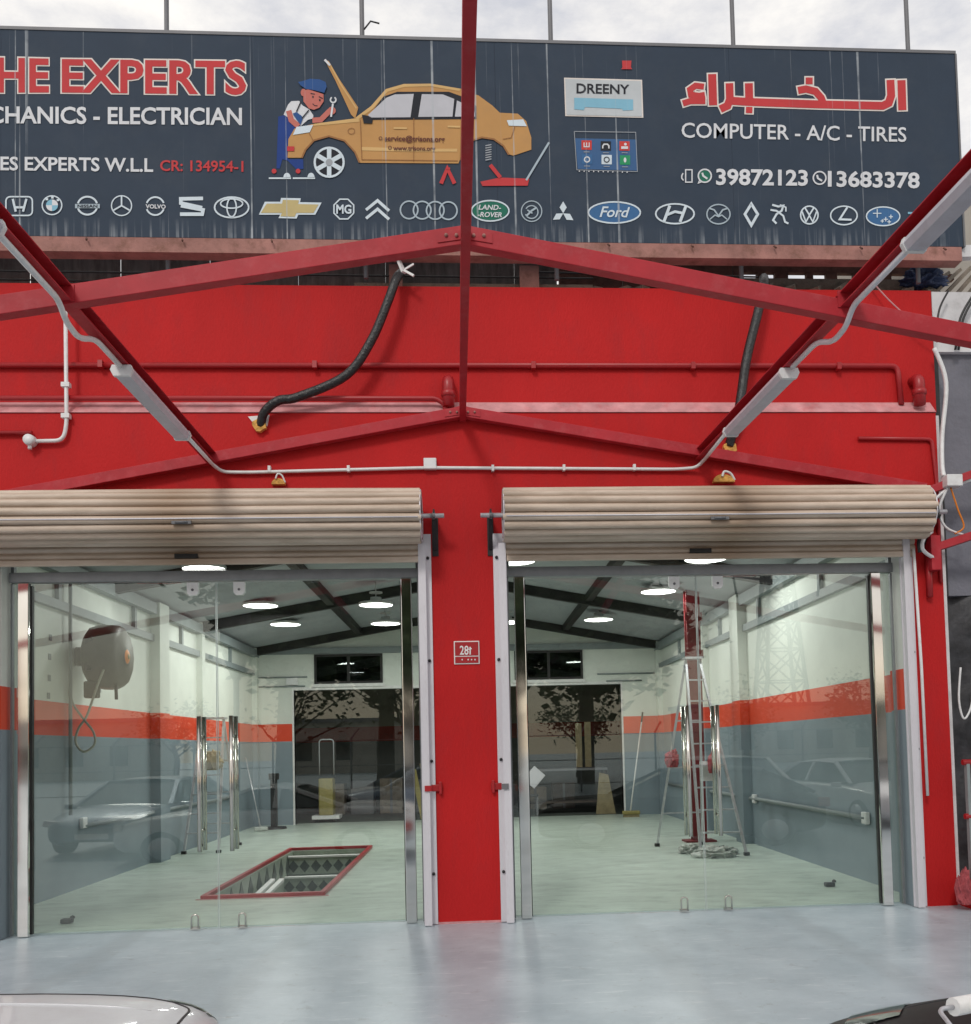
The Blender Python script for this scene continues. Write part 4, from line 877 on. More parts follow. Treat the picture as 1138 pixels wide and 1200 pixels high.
for i in range(4): qell(m_, 479.5+i*15.3, 246+i*.3, 10.3, 10.3, k2-.0005*i, 1.8)
em(m_, 'silver')
m_ = MB(); qell(m_, 574.5, 247, 22, 12, k2, 1.7); em(m_); fin(qell(MB(), 574.5, 247, 20.5, 10.8, k1), 'green', 'emblem')
text_fit('LAND-', ((561, 240, 245.5), (587, 240.5, 246)), k3, SIGN['white'], sgn, name='emblem', offset=.02, shear=.2); text_fit('-ROVER', ((560, 248.5, 254), (588, 249, 254.5)), k3, SIGN['white'], sgn, name='emblem', offset=.02, shear=.2)
m_ = MB(); qell(m_, 623, 247.5, 12, 12, k2, 1.2); qell(m_, 623, 248.5, 7.5, 7.5, k2, 1.3, -150, 160); qstroke(m_, [(617, 253), (623, 247), (629, 243)], 2.2, k3); qstroke(m_, [(618, 246), (624, 250)], 1.6, k3); em(m_, 'silver')
for cx_, cy_, r_ in ((660, 243, 0), (653.5, 254.5, 1), (666.5, 255, 2)):
    if r_ == 0: p_ = [(cx_, cy_-7), (cx_+4.2, cy_), (cx_, cy_+7), (cx_-4.2, cy_)]
    elif r_ == 1: p_ = [(660, 250), (656, 257), (648, 257.5), (652, 250.3)]
    else: p_ = [(660, 250), (668, 250.6), (672, 258), (664, 257.5)]
    qpoly(p_, k2, 'silverlight', 'emblem')
fin(qell(MB(), 720, 249, 29.5, 11.5, k1), 'blue', 'emblem'); m_ = MB(); qell(m_, 720, 249, 30.5, 12.4, k2, 1.8); em(m_)
text_fit('Ford', ((703, 242, 254), (738, 243, 254.5)), k3, SIGN['silverlight'], sgn, name='emblem', offset=.015, shear=.3)
m_ = MB(); qell(m_, 791, 250.5, 22.5, 11.6, k2, 1.9); qstroke(m_, [(785, 241), (778, 260)], 3.4, k3); qstroke(m_, [(804, 241), (797, 260)], 3.4, k3); qstroke(m_, [(781, 252), (791, 248), (801, 250)], 3, k3); em(m_)
m_ = MB(); qell(m_, 842, 251, 13.6, 11.4, k2, 1.5); qstroke(m_, [(831, 244), (837, 246), (842, 253), (847, 246), (853, 244)], 1.8, k3); qstroke(m_, [(832, 257), (838, 252), (842, 254), (846, 252), (852, 257)], 1.4, k3); em(m_, 'silver')
m_ = MB(); qstroke(m_, [(880.5, 239), (888, 251), (880.5, 264), (873, 251), (880.5, 239), (888, 251)], 3.2, k2); em(m_)
m_ = MB(); qstroke(m_, [(905, 240), (912, 242), (918, 241), (916, 247), (910, 251), (906, 258), (910, 262)], 2.4, k2); qstroke(m_, [(903, 246), (910, 247), (918, 253), (920, 260), (924, 262)], 2.2, k3); qstroke(m_, [(914, 240), (921, 243), (921, 248)], 1.6, k3); em(m_)
m_ = MB(); qell(m_, 948.5, 252, 10.2, 10.4, k2, 1.7); qstroke(m_, [(943, 243), (948.5, 252), (954, 243)], 1.8, k3); qstroke(m_, [(940, 248), (944.5, 260), (948.5, 252.5), (952.5, 260), (957, 248)], 1.8, k3); em(m_)
m_ = MB(); qell(m_, 989, 252.5, 15.6, 10.9, k2, 1.6); qstroke(m_, [(993, 243), (984, 257), (998, 257.5)], 2.3, k3); em(m_)
fin(qell(MB(), 1035, 253.5, 18.6, 10.3, k1), 'blue', 'emblem'); m_ = MB(); qell(m_, 1035, 253.5, 19.6, 11, k2, 1.5)
for x, y, r_ in ((1028, 250, 5), (1038, 257, 2.6), (1044, 254, 2.4), (1042, 260, 2.2), (1034, 259, 2)): qstroke(m_, [(x-r_, y), (x+r_, y)], 1.1, k3); qstroke(m_, [(x, y-r_), (x, y+r_)], 1.1, k4)
em(m_)
m_ = MB(); qstroke(m_, [(1064, 249.5), (1077, 250)], 2.4, k2); qstroke(m_, [(1068, 253), (1074, 253)], 2, k2); em(m_, 'sky')

# ================================================================== INSIDE THE WORKSHOP
# LED high bay lamps
for i, (x, y, lab) in enumerate(((-3.40, 4.15, 'round white ceiling lamp nearest the left glass doors, cut by their header rail'), (.66, 3.85, 'round white ceiling lamp just inside the right bay beside the central pillar'),
        (3.22, 3.85, 'round white ceiling lamp nearest the right glass doors, above their header rail'), (-3.37, 7.4, 'round ceiling lamp in the left bay, left one of the middle row'), (-1.49, 7.5, 'round ceiling lamp in the left bay, right one of the middle row'),
        (3.10, 6.5, 'round ceiling lamp beside the top of the red column'), (-3.42, 9.8, 'small far round ceiling lamp at the left of the back row'), (-1.54, 9.9, 'small far round ceiling lamp above the left high window'),
        (2.57, 9.8, 'small far round ceiling lamp in the back row of the right bay'), (.80, 10.0, 'far round ceiling lamp cut by the stainless post beside the pillar'))):
    z = 4.0
    r = empty('ceiling_lamp', (x, y, z), lab, 'ceiling lamp', 'round LED lamps under the workshop roof')
    MB().lathe((x, y, z), [(0, 0), (.275, 0)], 32).build('diffuser', 'lamp', r)
    MB().lathe((x, y, z), [(.278, -.004), (.29, 0), (.285, .04), (.10, .075), (.09, .13), (0, .13)], 32).build('lamp_body', 'white', r)
    MB().tube([(x, y, z+.13), (x, y, slope_z(x)-.02)], .01, 6).build('hanging_rod', 'white', r)
    MB().lathe((x, y, z+.20), [(0, 0), (.11, 0), (.11, .02), (0, .02)], 20).build('driver_disc', 'lamp' if False else 'white', r)
    ld = bpy.data.lights.new('lamp_light', 'AREA'); ld.shape = 'DISK'; ld.size = .54; ld.energy = 40; ld.color = (1, 1, .97)
    lo = bpy.data.objects.new('lamp_light', ld); COL.objects.link(lo); lo.parent = r; lo.location = (0, 0, -.012)

# inspection pit -----------------------------------------------------------
pit = empty('inspection_pit', ((x0 := PIT_B[0])/2+PIT_B[1]/2, 4.6, 0), 'red edged rectangular inspection pit with tiled steps in the left half of the floor', 'inspection pit')
px0, px1, py0, py1 = PIT_B
for a in ((px0-.055, px1+.055, py0-.055, py0), (px0-.055, px1+.055, py1, py1+.055), (px0-.055, px0, py0, py1), (px1, px1+.055, py0, py1)):
    B(a[0], a[1], a[2], a[3], .005, .05).build('kerb', 'red_gloss', pit, bevel=.006)
    cxm, cym = (a[0]+a[1])/2, (a[2]+a[3])/2
B(px0-.10, px1+.10, py0-.075, py0-.056, .0045, .012).build('kerb_strip', 'dusty_pink', pit)
MB().box(px0, px0+.012, py0, py1, -1.5, -.002).box(px1-.012, px1, py0, py1, -1.5, -.002).box(px0+.012, px1-.012, py0, py0+.012, -1.5, -.002).box(px0+.012, px1-.012, py1-.012, py1, -1.5, -.002).box(px0, px1, py0, py1, -1.52, -1.501).build('lining', 'tile_light', pit)
tile_me = None
for k in range(5):
    yk = py1-.02-.36*(k+1); zt = -.06-.27*k
    B(px0+.014, px1-.014, yk, py1-.36*k-.021, zt-.27, zt-.012).build('step', 'tile_light', pit)
    B(px0+.014, px1-.014, yk-.03, yk+.07, zt-.011, zt+.014).build('nosing', 'white', pit)
    n = 7; dx = (px1-px0)/n
    for j in range(n):
        xc = px0+dx*(j+.5); zc_ = zt-.145
        if tile_me is None:
            o = MB().prism([(xc-dx*.46, zc_), (xc, zc_-dx*.56), (xc+dx*.46, zc_), (xc, zc_+dx*.56)], yk-.008, yk-.001).build('tile', 'tile_dark', pit)
            tile_me = o; t0 = (xc, yk, zc_)
        else:
            o = tile_me.copy(); COL.objects.link(o); o.parent = pit; o.location = (xc-t0[0], yk-t0[1], zc_-t0[2])
for j in range(9):
    for q, x in enumerate((px0+.013, )):
        for zc_ in (-.20, -.75):
            yc = py0+.5+j*.5
            MB().add([(x+.006, yc-.15, zc_), (x+.006, yc, zc_-.18), (x+.006, yc+.15, zc_), (x+.006, yc, zc_+.18), (x, yc-.15, zc_), (x, yc, zc_-.18), (x, yc+.15, zc_), (x, yc, zc_+.18)], [(0, 1, 2, 3), (0, 4, 5, 1), (1, 5, 6, 2), (2, 6, 7, 3), (3, 7, 4, 0)]).build('tile', 'tile_dark', pit)
for d in (0, .12):
    r = empty('pit_lamp', (px0+.1+d, 3.8, -.3), 'white tube light fitting lying in the pit along its left wall, %s one' % ('outer' if d else 'inner'), 'light fitting')
    MB().bar((px0+.06+d, 3.1, -.34), (px0+.16+d, 4.7, -.16), .07, .05).build('tube_fitting', 'white', r, bevel=.01)

# hose reel ------------------------------------------------------------------
rx, ry, rz = -4.24, 3.15, 2.76
rl = empty('hose_reel', (WL_X, ry, rz), 'large round dark grey hose reel with orange centre mounted high on the left wall', 'hose reel')
MB().lathe((rx, ry, rz), [(0, -.25), (.29, -.245), (.36, -.20), (.39, -.10), (.395, 0), (.385, .08), (.355, .14), (.30, .17), (.13, .178), (.12, .19), (0, .19)], 13, 'x').build('drum_housing', 'reel', rl)
m_ = MB(); m_.box(WL_X+.002, rx-.17, ry-.06, ry+.06, rz-.10, rz+.12); m_.box(rx-.26, rx-.17, ry-.10, ry+.10, rz-.22, rz+.16); m_.build('swing_bracket', 'reel', rl, bevel=.02)
MB().box(rx-.24, rx-.08, ry-.22, ry-.10, rz-.50, rz-.30).build('hose_guide', 'reel', rl, bevel=.02)
MB().lathe((rx+.192, ry, rz+.0), [(0, .018), (.055, .015), (.085, 0)], 20, 'x').build('centre_badge', 'orange', rl)
MB().lathe((rx+.211, ry, rz+.0), [(0, .004), (.030, .003), (.034, 0)], 16, 'x').build('badge_centre', 'yellow', rl)
for dz_ in (.16, -.14):
    B(rx-.17, rx-.09, ry-.395+abs(dz_)*.30, ry-.22, rz+dz_-.045, rz+dz_+.045).build('bracket_slot', 'black', rl, bevel=.01)
MB().tube([(rx+.10, ry-.12, rz-.30), (rx+.11, ry-.13, rz-.52)], .02, 8).build('hose_stop', 'black', rl)
zb = rz
MB().tube(smooth_path([(rx+.05, ry-.30, zb-.12), (rx-.02, ry-.36, zb-.36), (rx-.20, ry-.2, zb-.70), (rx-.30, ry-.2, zb-.86), (rx-.33, ry-.2, zb-1.02), (rx-.24, ry-.2, zb-1.13), (rx-.12, ry-.2, zb-1.05), (rx-.13, ry-.2, zb-.90), (rx-.26, ry-.2, zb-.72), (rx-.38, ry-.2, zb-.50), (rx-.42, ry-.15, zb-.1), (rx-.42, ry-.1, zb+1.0)]), .014, 8).build('air_hose', 'hose', rl)
MB().tube([(WL_X+.06, ry-.30, .9+.0), (WL_X+.06, ry-.30, 3.8)], .022, 8).build('riser_pipe', 'grey_steel', bld)

# stepladders -----------------------------------------------------------------
def aframe(feet_a, feet_b, top, tw, nr, lab, dirx, nb=3):
    r = empty('stepladder', ((feet_a[0][0]+feet_b[1][0])/2, (feet_a[0][1]+feet_b[0][1])/2, 0), lab, 'stepladder', 'aluminium stepladders')
    dv = Vector(dirx)*tw/2; T = Vector(top)
    for feet, n_, w_ in ((feet_a, nr, .055), (feet_b, nb, .028)):
        a0, a1 = Vector((*feet[0], .012)), Vector((*feet[1], .012)); ta, tb = T-dv, T+dv
        for s, t in ((a0, ta), (a1, tb)):
            MB().bar(s, t, .032, w_, up=(0, 1, 0)).build('rail', 'alu', r)
            MB().box(s.x-.035, s.x+.035, s.y-.035, s.y+.035, .006, .05).build('foot', 'black', r)
        for k in range(1, n_+1):
            q = k/(n_+1) if n_ > 3 else (.18+.25*(k-1)); MB().bar(a0.lerp(ta, q), a1.lerp(tb, q), .06 if w_ > .03 else .02, .02).build('tread' if w_ > .03 else 'brace_bar', 'alu', r)
    MB().box(T.x-tw/2-.03, T.x+tw/2+.03, T.y-.12, T.y+.12, T.z-.0, T.z+.03).build('top_platform', 'alu', r)
    return r
aframe(((3.16, 4.42), (3.78, 4.36)), ((2.84, 5.9), (3.55, 5.95)), (3.30, 5.15, 2.78), .20, 8, 'tall aluminium stepladder standing behind the right glass doors with a red cloth on it', (1, 0, 0))
aframe(((-4.52, 7.0), (-3.98, 7.0)), ((-4.55, 8.2), (-3.95, 8.25)), (-4.2, 7.6, 2.15), .34, 6, 'smaller aluminium stepladder behind the left glass door handles', (1, 0, 0))
# cloths and bags
def lump(name, c, rx_, ry_, rz_, m, lab, cat, seed=1, sub=2, org=None):
    k = random.Random(seed); bm = bmesh.new(); bmesh.ops.create_icosphere(bm, subdivisions=5, radius=1)
    for v in bm.verts:
        n = v.co.copy(); q_ = Vector((n.x*1.9+seed, n.y*1.9, n.z*(1.1 if rz_ > rx_ else 1.9))); s = .86+.42*(1-min(1, abs(mnoise.noise(q_))*3.2))-.10+.30*mnoise.noise(q_*.7)+.14*(1-min(1, abs(mnoise.noise(q_*2.6))*3.5))
        v.co = Vector((n.x*rx_*s, n.y*ry_*s, max(n.z*rz_*s, -rz_*.8)))
    v = [tuple(q.co+Vector(c)) for q in bm.verts]; f = [tuple(w_.index for w_ in q.verts) for q in bm.faces]; bm.free()
    o = MB().add(v, f, True).build(name, m, origin=c); return tag(o, lab, cat)
lump('cloth', (3.02, 5.5, 1.32), .09, .07, .14, 'pink_cloth', 'crumpled pink red cloth hung over the left legs of the tall stepladder', 'cloth', 2)
lump('cloth', (3.42, 4.62, 1.25), .06, .05, .15, 'pink_cloth', 'red and white cloth hanging between the treads of the tall stepladder', 'cloth', 5)
lump('plastic_bag', (3.32, 4.3, .07), .26, .18, .09, 'bag', 'crumpled clear plastic bag on the floor in front of the tall stepladder', 'plastic bag', 3)
lump('plastic_bag', (3.12, 4.85, .06), .16, .12, .07, 'bag', 'small pale plastic bag between the feet of the tall stepladder', 'plastic bag', 8)
lump('cloth', (3.52, 4.70, .05), .10, .09, .055, 'black', 'small black rag on the floor beside the tall stepladder', 'rag', 4)
lump('cloth', (-4.10, 7.15, 1.45), .13, .07, .17, 'cream_board', 'cream and dark rag draped on the smaller stepladder', 'rag', 6)
# paper pack on ladder
tag(B(3.27, 3.50, 4.76, 4.80, 1.02, 1.30).build('paper_pack', 'white', origin=(3.38, 4.78, 1.0)), 'white printed packet fixed to the treads of the tall stepladder', 'packet')
# red column
rcx, rcy = 3.62, 6.45
col = empty('steel_column', (rcx, rcy, 0), 'dark red steel column rising to the roof behind the tall stepladder', 'column')
m_ = MB(); m_.box(rcx-.11, rcx+.11, rcy-.09, rcy-.07, .03, 4.2); m_.box(rcx-.11, rcx+.11, rcy+.07, rcy+.09, .03, 4.2); m_.box(rcx-.012, rcx+.012, rcy-.07, rcy+.07, .03, 4.2); m_.build('column_shaft', 'column_red', col)
B(rcx-.24, rcx+.24, rcy-.18, rcy+.18, .006, .03).build('base_plate', 'column_red', col)
for z in (2.9, 3.5): B(rcx-.14, rcx+.14, rcy-.11, rcy-.09, z, z+.14).build('cleat', 'column_red', col)
# broom
br = empty('broom', (3.45, 12.1, 0), 'yellow headed broom with pale stick leaning on the back wall right of the opening', 'broom')
MB().tube([(3.45, 12.05, .10), (3.86, 12.55, 2.15)], .016, 8).build('stick', 'white', br); MB().tube([(3.84, 12.53, 2.05), (3.88, 12.58, 2.28)], .02, 8).build('grip', 'black', br)
MB().box(3.28, 3.66, 11.98, 12.12, .06, .14).build('head', 'yellow', br, bevel=.02); MB().box(3.30, 3.64, 12.0, 12.10, .006, .06).build('bristles', 'cream_board', br)
# floor spring stops beside each glazed entrance
for x, y, lab in ((-3.78, .75, 'small dark object on the floor at the left end of the left bay'), (3.80, 1.35, 'small dark block on the floor at the right end of the right bay')):
    r = empty('floor_block', (x, y, 0), lab, 'floor block', 'dark blocks on the workshop floor'); B(x-.05, x+.05, y-.04, y+.04, .006, .05).build('block', 'black', r, bevel=.01); MB().lathe((x+.05, y, .05), [(0, .03), (.02, .02), (.025, 0)], 10).build('rubber_tip', 'rubber', r)
# black stand
st = empty('floor_stand', (-4.05, 11.7, 0), 'black upright stand on a round base near the left side of the back wall', 'stand')
MB().lathe((-4.05, 11.7, .006), [(0, .05), (.24, .04), (.26, 0)], 24).build('base', 'black', st); B(-4.11, -3.99, 11.64, 11.76, .05, 1.02).build('upright', 'black', st); B(-4.14, -3.96, 11.62, 11.78, 1.02, 1.15).build('head', 'black', st)
mp_ = empty('floor_mop', (-4.3, 11.2, 0), 'thin squeegee leaning beside the smaller stepladder on the left', 'mop'); MB().tube([(-4.22, 11.2, .06), (-4.60, 11.6, 1.5)], .012, 6).build('stick', 'alu', mp_); MB().box(-4.34, -4.08, 11.12, 11.26, .01, .09).build('head', 'bag', mp_, bevel=.02)

# back store room, unlit ----------------------------------------------------
def table(name, x0, x1, y0, y1, h, m, lab, cat):
    r = empty(name, ((x0+x1)/2, (y0+y1)/2, 0), lab, cat); B(x0, x1, y0, y1, h-.05, h).build('top', m, r)
    for x in (x0+.04, x1-.04):
        for y in (y0+.04, y1-.04): B(x-.03, x+.03, y-.03, y+.03, .006, h-.05).build('leg', 'dark_steel', r)
    B(x0+.07, x1-.07, y0+.05, y1-.05, .25, .28).build('shelf', 'dark_wood', r)
    return r
table('workbench', 1.15, 3.2, 13.6, 14.4, 1.05, 'galv', 'grey workbench just inside the dark opening behind the right bay', 'workbench')
table('workbench', -.9, .6, 14.8, 15.5, .85, 'dark_wood', 'dark low workbench deep in the store room behind the pillar', 'workbench')
ch = empty('chair', (1.35, 13.25, 0), 'dark chair with a pale backrest in the store room opening', 'chair')
B(1.1, 1.55, 13.1, 13.5, .44, .49).build('seat', 'black', ch, bevel=.02)
for x in (1.13, 1.52):
    for y in (13.13, 13.47): B(x-.015, x+.015, y-.015, y+.015, .006, .44).build('leg', 'galv', ch)
MB().bar((1.35, 13.5, .72), (1.62, 13.55, 1.02), .34, .03, up=(0, 1, 0)).build('backrest', 'board' if False else 'alu_pale', ch, bevel=.01)
for x, z, lab in ((2.75, 1.06, 'tall pale yellow board pair leaning above the grey workbench'),):
    r = empty('board', (x, 14.3, z), lab, 'boards'); B(x-.20, x-.05, 14.3, 14.33, z, z+1.05).build('plank', 'cream_board', r); B(x+.02, x+.17, 14.31, 14.34, z, z+1.08).build('plank', 'cream_board', r)
r = empty('board', (3.0, 13.2, 0), 'cream bag like board on the floor at the right side of the opening', 'board'); MB().prism([(2.85, .006), (3.3, .006), (3.15, .9), (2.95, .95)], 13.15, 13.2).build('sheet', 'cream_board', r)
# yellow trolley / compressor
tr = empty('yellow_trolley', (-3.15, 13.3, 0), 'yellow upright cabinet trolley with a hoop handle inside the dark opening', 'trolley')
B(-3.36, -3.04, 13.1, 13.5, .16, .98).build('cabinet', 'yellow', tr, bevel=.03); B(-3.5, -2.9, 13.05, 13.55, .08, .16).build('tray', 'white', tr)
MB().tube(bend([(-3.36, 13.3, 1.05), (-3.36, 13.3, 1.85), (-3.04, 13.3, 1.85), (-3.04, 13.3, 1.05)], .08), .014, 8).build('handle', 'alu', tr)
for x in (-3.4, -3.0): MB().lathe((x-.02, 13.1, .06), [(0, 0), (.055, 0), (.055, .04), (0, .04)], 14, 'x').build('castor', 'rubber', tr)
for i, (x, m_n, h, lab) in enumerate(((-.95, 'yellow', .75, 'yellow plank leaning at the right end of the dark opening, seen through the left bay'), (-.75, 'cream_board', .9, 'cream plank leaning next to a yellow one in the dark opening'))):
    r = empty('leaning_plank', (x, 13.5, 0), lab, 'plank'); MB().bar((x-.1, 13.2, .01), (x-.35, 14.0, h+.35), .12, .03, up=(0, 1, 0)).build('plank', m_n, r)
k = random.Random(5)
for i in range(9):
    x = -3.4+i*.72; h = k.uniform(.25, .6); r = empty('storage_carton', (x, 15.8, 0), '%s carton in the dark store room, %s along the rear wall' % (k.choice(['brown', 'dark', 'grey']), ['first from left', 'second from left', 'third from left', 'fourth from left', 'fifth from left', 'sixth from left', 'seventh from left', 'eighth from left', 'ninth from left'][i]), 'carton', 'cartons in the store room')
    B(x-.28, x+.28, 15.6, 16.1, .006, h+.3).build('box', k.choice(['dark_wood', 'old_wood', 'galv']), r, bevel=.01); B(x-.03, x+.03, 15.598, 15.60, .02, h+.29).build('tape_strip', 'galv', r)

# ================================================================== RIGHT NEIGHBOUR
nb = empty('neighbour_building', (6, .3, 0), 'rough grey and white neighbouring building at the right edge of the photo', 'building')
B(4.565, 8.5, .10, .5, 5.25, 5.84).build('upper_wall', 'plaster_white', nb); B(4.59, 8.5, .16, .5, 2.9, 5.249).build('grey_wall', 'plaster_grey', nb)
B(4.501, 4.54, .02, .12, 0.0, 4.6).build('wall_edge', 'plaster_white', nb); B(4.541, 4.62, .14, .2, 2.9, 5.6).build('dark_joint', 'black', nb); B(4.60, 8.5, .3, .6, 0, 2.9).build('recess_wall', 'plaster_grey', nb)
m_ = MB(); secs = []
for i in range(13):
    x = 4.545+i*.16; secs.append([(x, .18+.05*sin(i*1.9)+.04*sin(j*1.3+i), 3.0-.17*j) for j in range(18)])
m_.loft(secs); o = m_.build('tarpaulin', 'tarp', origin=(5.4, .2, 0)); tag(o, 'black wrinkled tarpaulin hanging beside the red wall at the right edge', 'tarpaulin')
o = lump('tarpaulin_bundle', (4.62, .32, 6.06), .20, .12, .10, 'blue_tarp', 'bundled dark blue tarpaulin on the roof edge at the far right under the sign', 'tarpaulin', 9)
for i in range(5):
    a = Vector((4.55+.12*i, .3, 5.9)); MB().bar(a, a+Vector((.35, .1, .28+.03*i)), .05, .03).build('roof_batten', 'old_wood', nb)
MB().tube(smooth_path([(3.9, .05, 5.98), (4.1, .0, 5.7), (4.35, -.02, 5.45), (4.55, 0, 5.3)]), .007, 5).build('loose_wire', 'dusty_pink', nb)
for pts in ([(4.75, .05, 5.25), (4.80, .02, 5.55), (4.95, 0, 5.8), (5.1, 0, 6.0)], [(4.78, .05, 5.25), (4.83, .02, 5.55), (4.98, 0, 5.8)]): MB().tube(smooth_path(pts), .012, 6).build('black_cable', 'black', nb)
MB().prism([(4.55, 6.20), (5.5, 6.26), (5.5, 6.14), (4.72, 6.10)], -.06, .02).build('torn_flashing', 'plaster_white', nb)
B(4.86, 8.5, 1.4, 6.0, 5.8, 7.55).build('rear_block', 'far_wall', nb)
# near red arms, wires and box
cw = empty('side_canopy_arm', (4.45, -.05, 3.9), 'two red steel arms running out of the photo at the right with a cable box', 'canopy arm')
MB().bar((4.38, -.06, 3.86), (5.9, -.6, 4.35), .07, .07).build('arm', 'red_steel', cw); MB().bar((4.35, -.06, 3.30), (5.9, -.6, 3.75), .07, .07).build('arm', 'red_steel', cw)
MB().box(4.33, 4.42, -.14, -.01, 3.10, 3.42).build('bracket', 'red_steel', cw)
MB().tube([(4.345, -.04, 3.25), (4.345, -.04, 2.86)], .03, 8).build('stub_pipe', 'red_gloss', bld)
jb = empty('cable_box', (4.6, -.12, 3.9), 'white square cable box beside the right end of the right shutter', 'cable box')
B(4.47, 4.62, -.22, -.10, 3.86, 3.97).build('box', 'white_plastic', jb, bevel=.008)
for pts, r_, m_n in (([(4.50, -.03, 5.23), (4.60, -.03, 4.9), (4.54, -.03, 4.4), (4.50, -.08, 4.1), (4.48, -.14, 3.97)], .021, 'white_plastic'), ([(4.62, -.14, 3.90), (4.9, -.25, 3.98), (5.4, -.4, 4.1)], .02, 'white_plastic'),
                     ([(4.52, -.14, 3.86), (4.40, -.12, 3.76), (4.36, -.1, 3.64)], .014, 'white_plastic'), ([(4.50, -.16, 3.86), (4.43, -.12, 3.66), (4.50, -.1, 3.50), (4.66, -.1, 3.43)], .012, 'white_plastic'),
                     ([(4.53, -.16, 3.86), (4.60, -.14, 3.66), (4.66, -.12, 3.50), (4.58, -.1, 3.44)], .008, 'orange'), ([(4.36, -.1, 3.46), (4.25, -.16, 3.38), (4.24, -.16, 3.28), (4.36, -.12, 3.21)], .018, 'white_plastic'), ([(4.34, -.1, 3.46), (4.22, -.14, 3.38), (4.22, -.14, 3.26)], .018, 'black')):
    MB().tube(smooth_path(pts), r_, 7).build('cable', m_n, jb)
MB().lathe((4.40, -.12, 3.62), [(0, -.03), (.04, -.02), (.04, .03), (0, .03)], 12, 'x').build('gland', 'black', jb)
MB().tube(smooth_path([(4.52, -.03, 5.3), (4.57, -.02, 5.6), (4.68, 0, 5.8)]), .01, 6).build('cable', 'black', jb)
o = MB().tube([(4.17, -.12, 3.30), (4.205, -.10, 2.2), (4.215, -.09, 1.02)], .014, 8).build('shutter_pull_rod', 'white_plastic', origin=(4.2, -.1, 1.0)); tag(o, 'thin white pull rod hanging beside the far right guide rail', 'pull rod')
# railing and low wall
lw = MB(); lw.box(4.52, 8.5, -.35, .0, 0.0, .26); o = lw.build('low_wall', 'red_wall', origin=(6, -.2, 0)); tag(o, 'low red kerb wall at the right edge under the railing', 'low wall')
rg = empty('railing', (5.2, -.2, .26), 'red steel railing with grey upright on the low wall at the right edge', 'railing')
for z in (1.32, .83): MB().tube([(4.50, -.2, z), (8.3, -.2, z-.02)], .026, 8).build('rail', 'red_gloss', rg)
for x in (4.56, 6.1, 7.8): B(x-.03, x+.0, -.22, -.17, .262, 1.31).build('upright', 'grey_steel', rg); B(x+.03, x+.06, -.22, -.18, .262, 1.31).build('upright', 'red_gloss', rg)
o = lump('cloth_bundle', (4.44, -.25, .18), .065, .065, .16, 'pink_cloth', 'pinkish red wrapped bundle standing on the ground by the low red wall', 'bundle', 12)
o = MB().tube(smooth_path([(4.63, .0, 2.2), (4.60, 0, 1.9), (4.64, 0, 1.72), (4.72, 0, 1.85), (4.74, 0, 2.1)]), .010, 6).build('white_cord', 'white_plastic', origin=(4.66, 0, 1.9)); tag(o, 'white cord loop hanging on the black tarpaulin', 'cord')

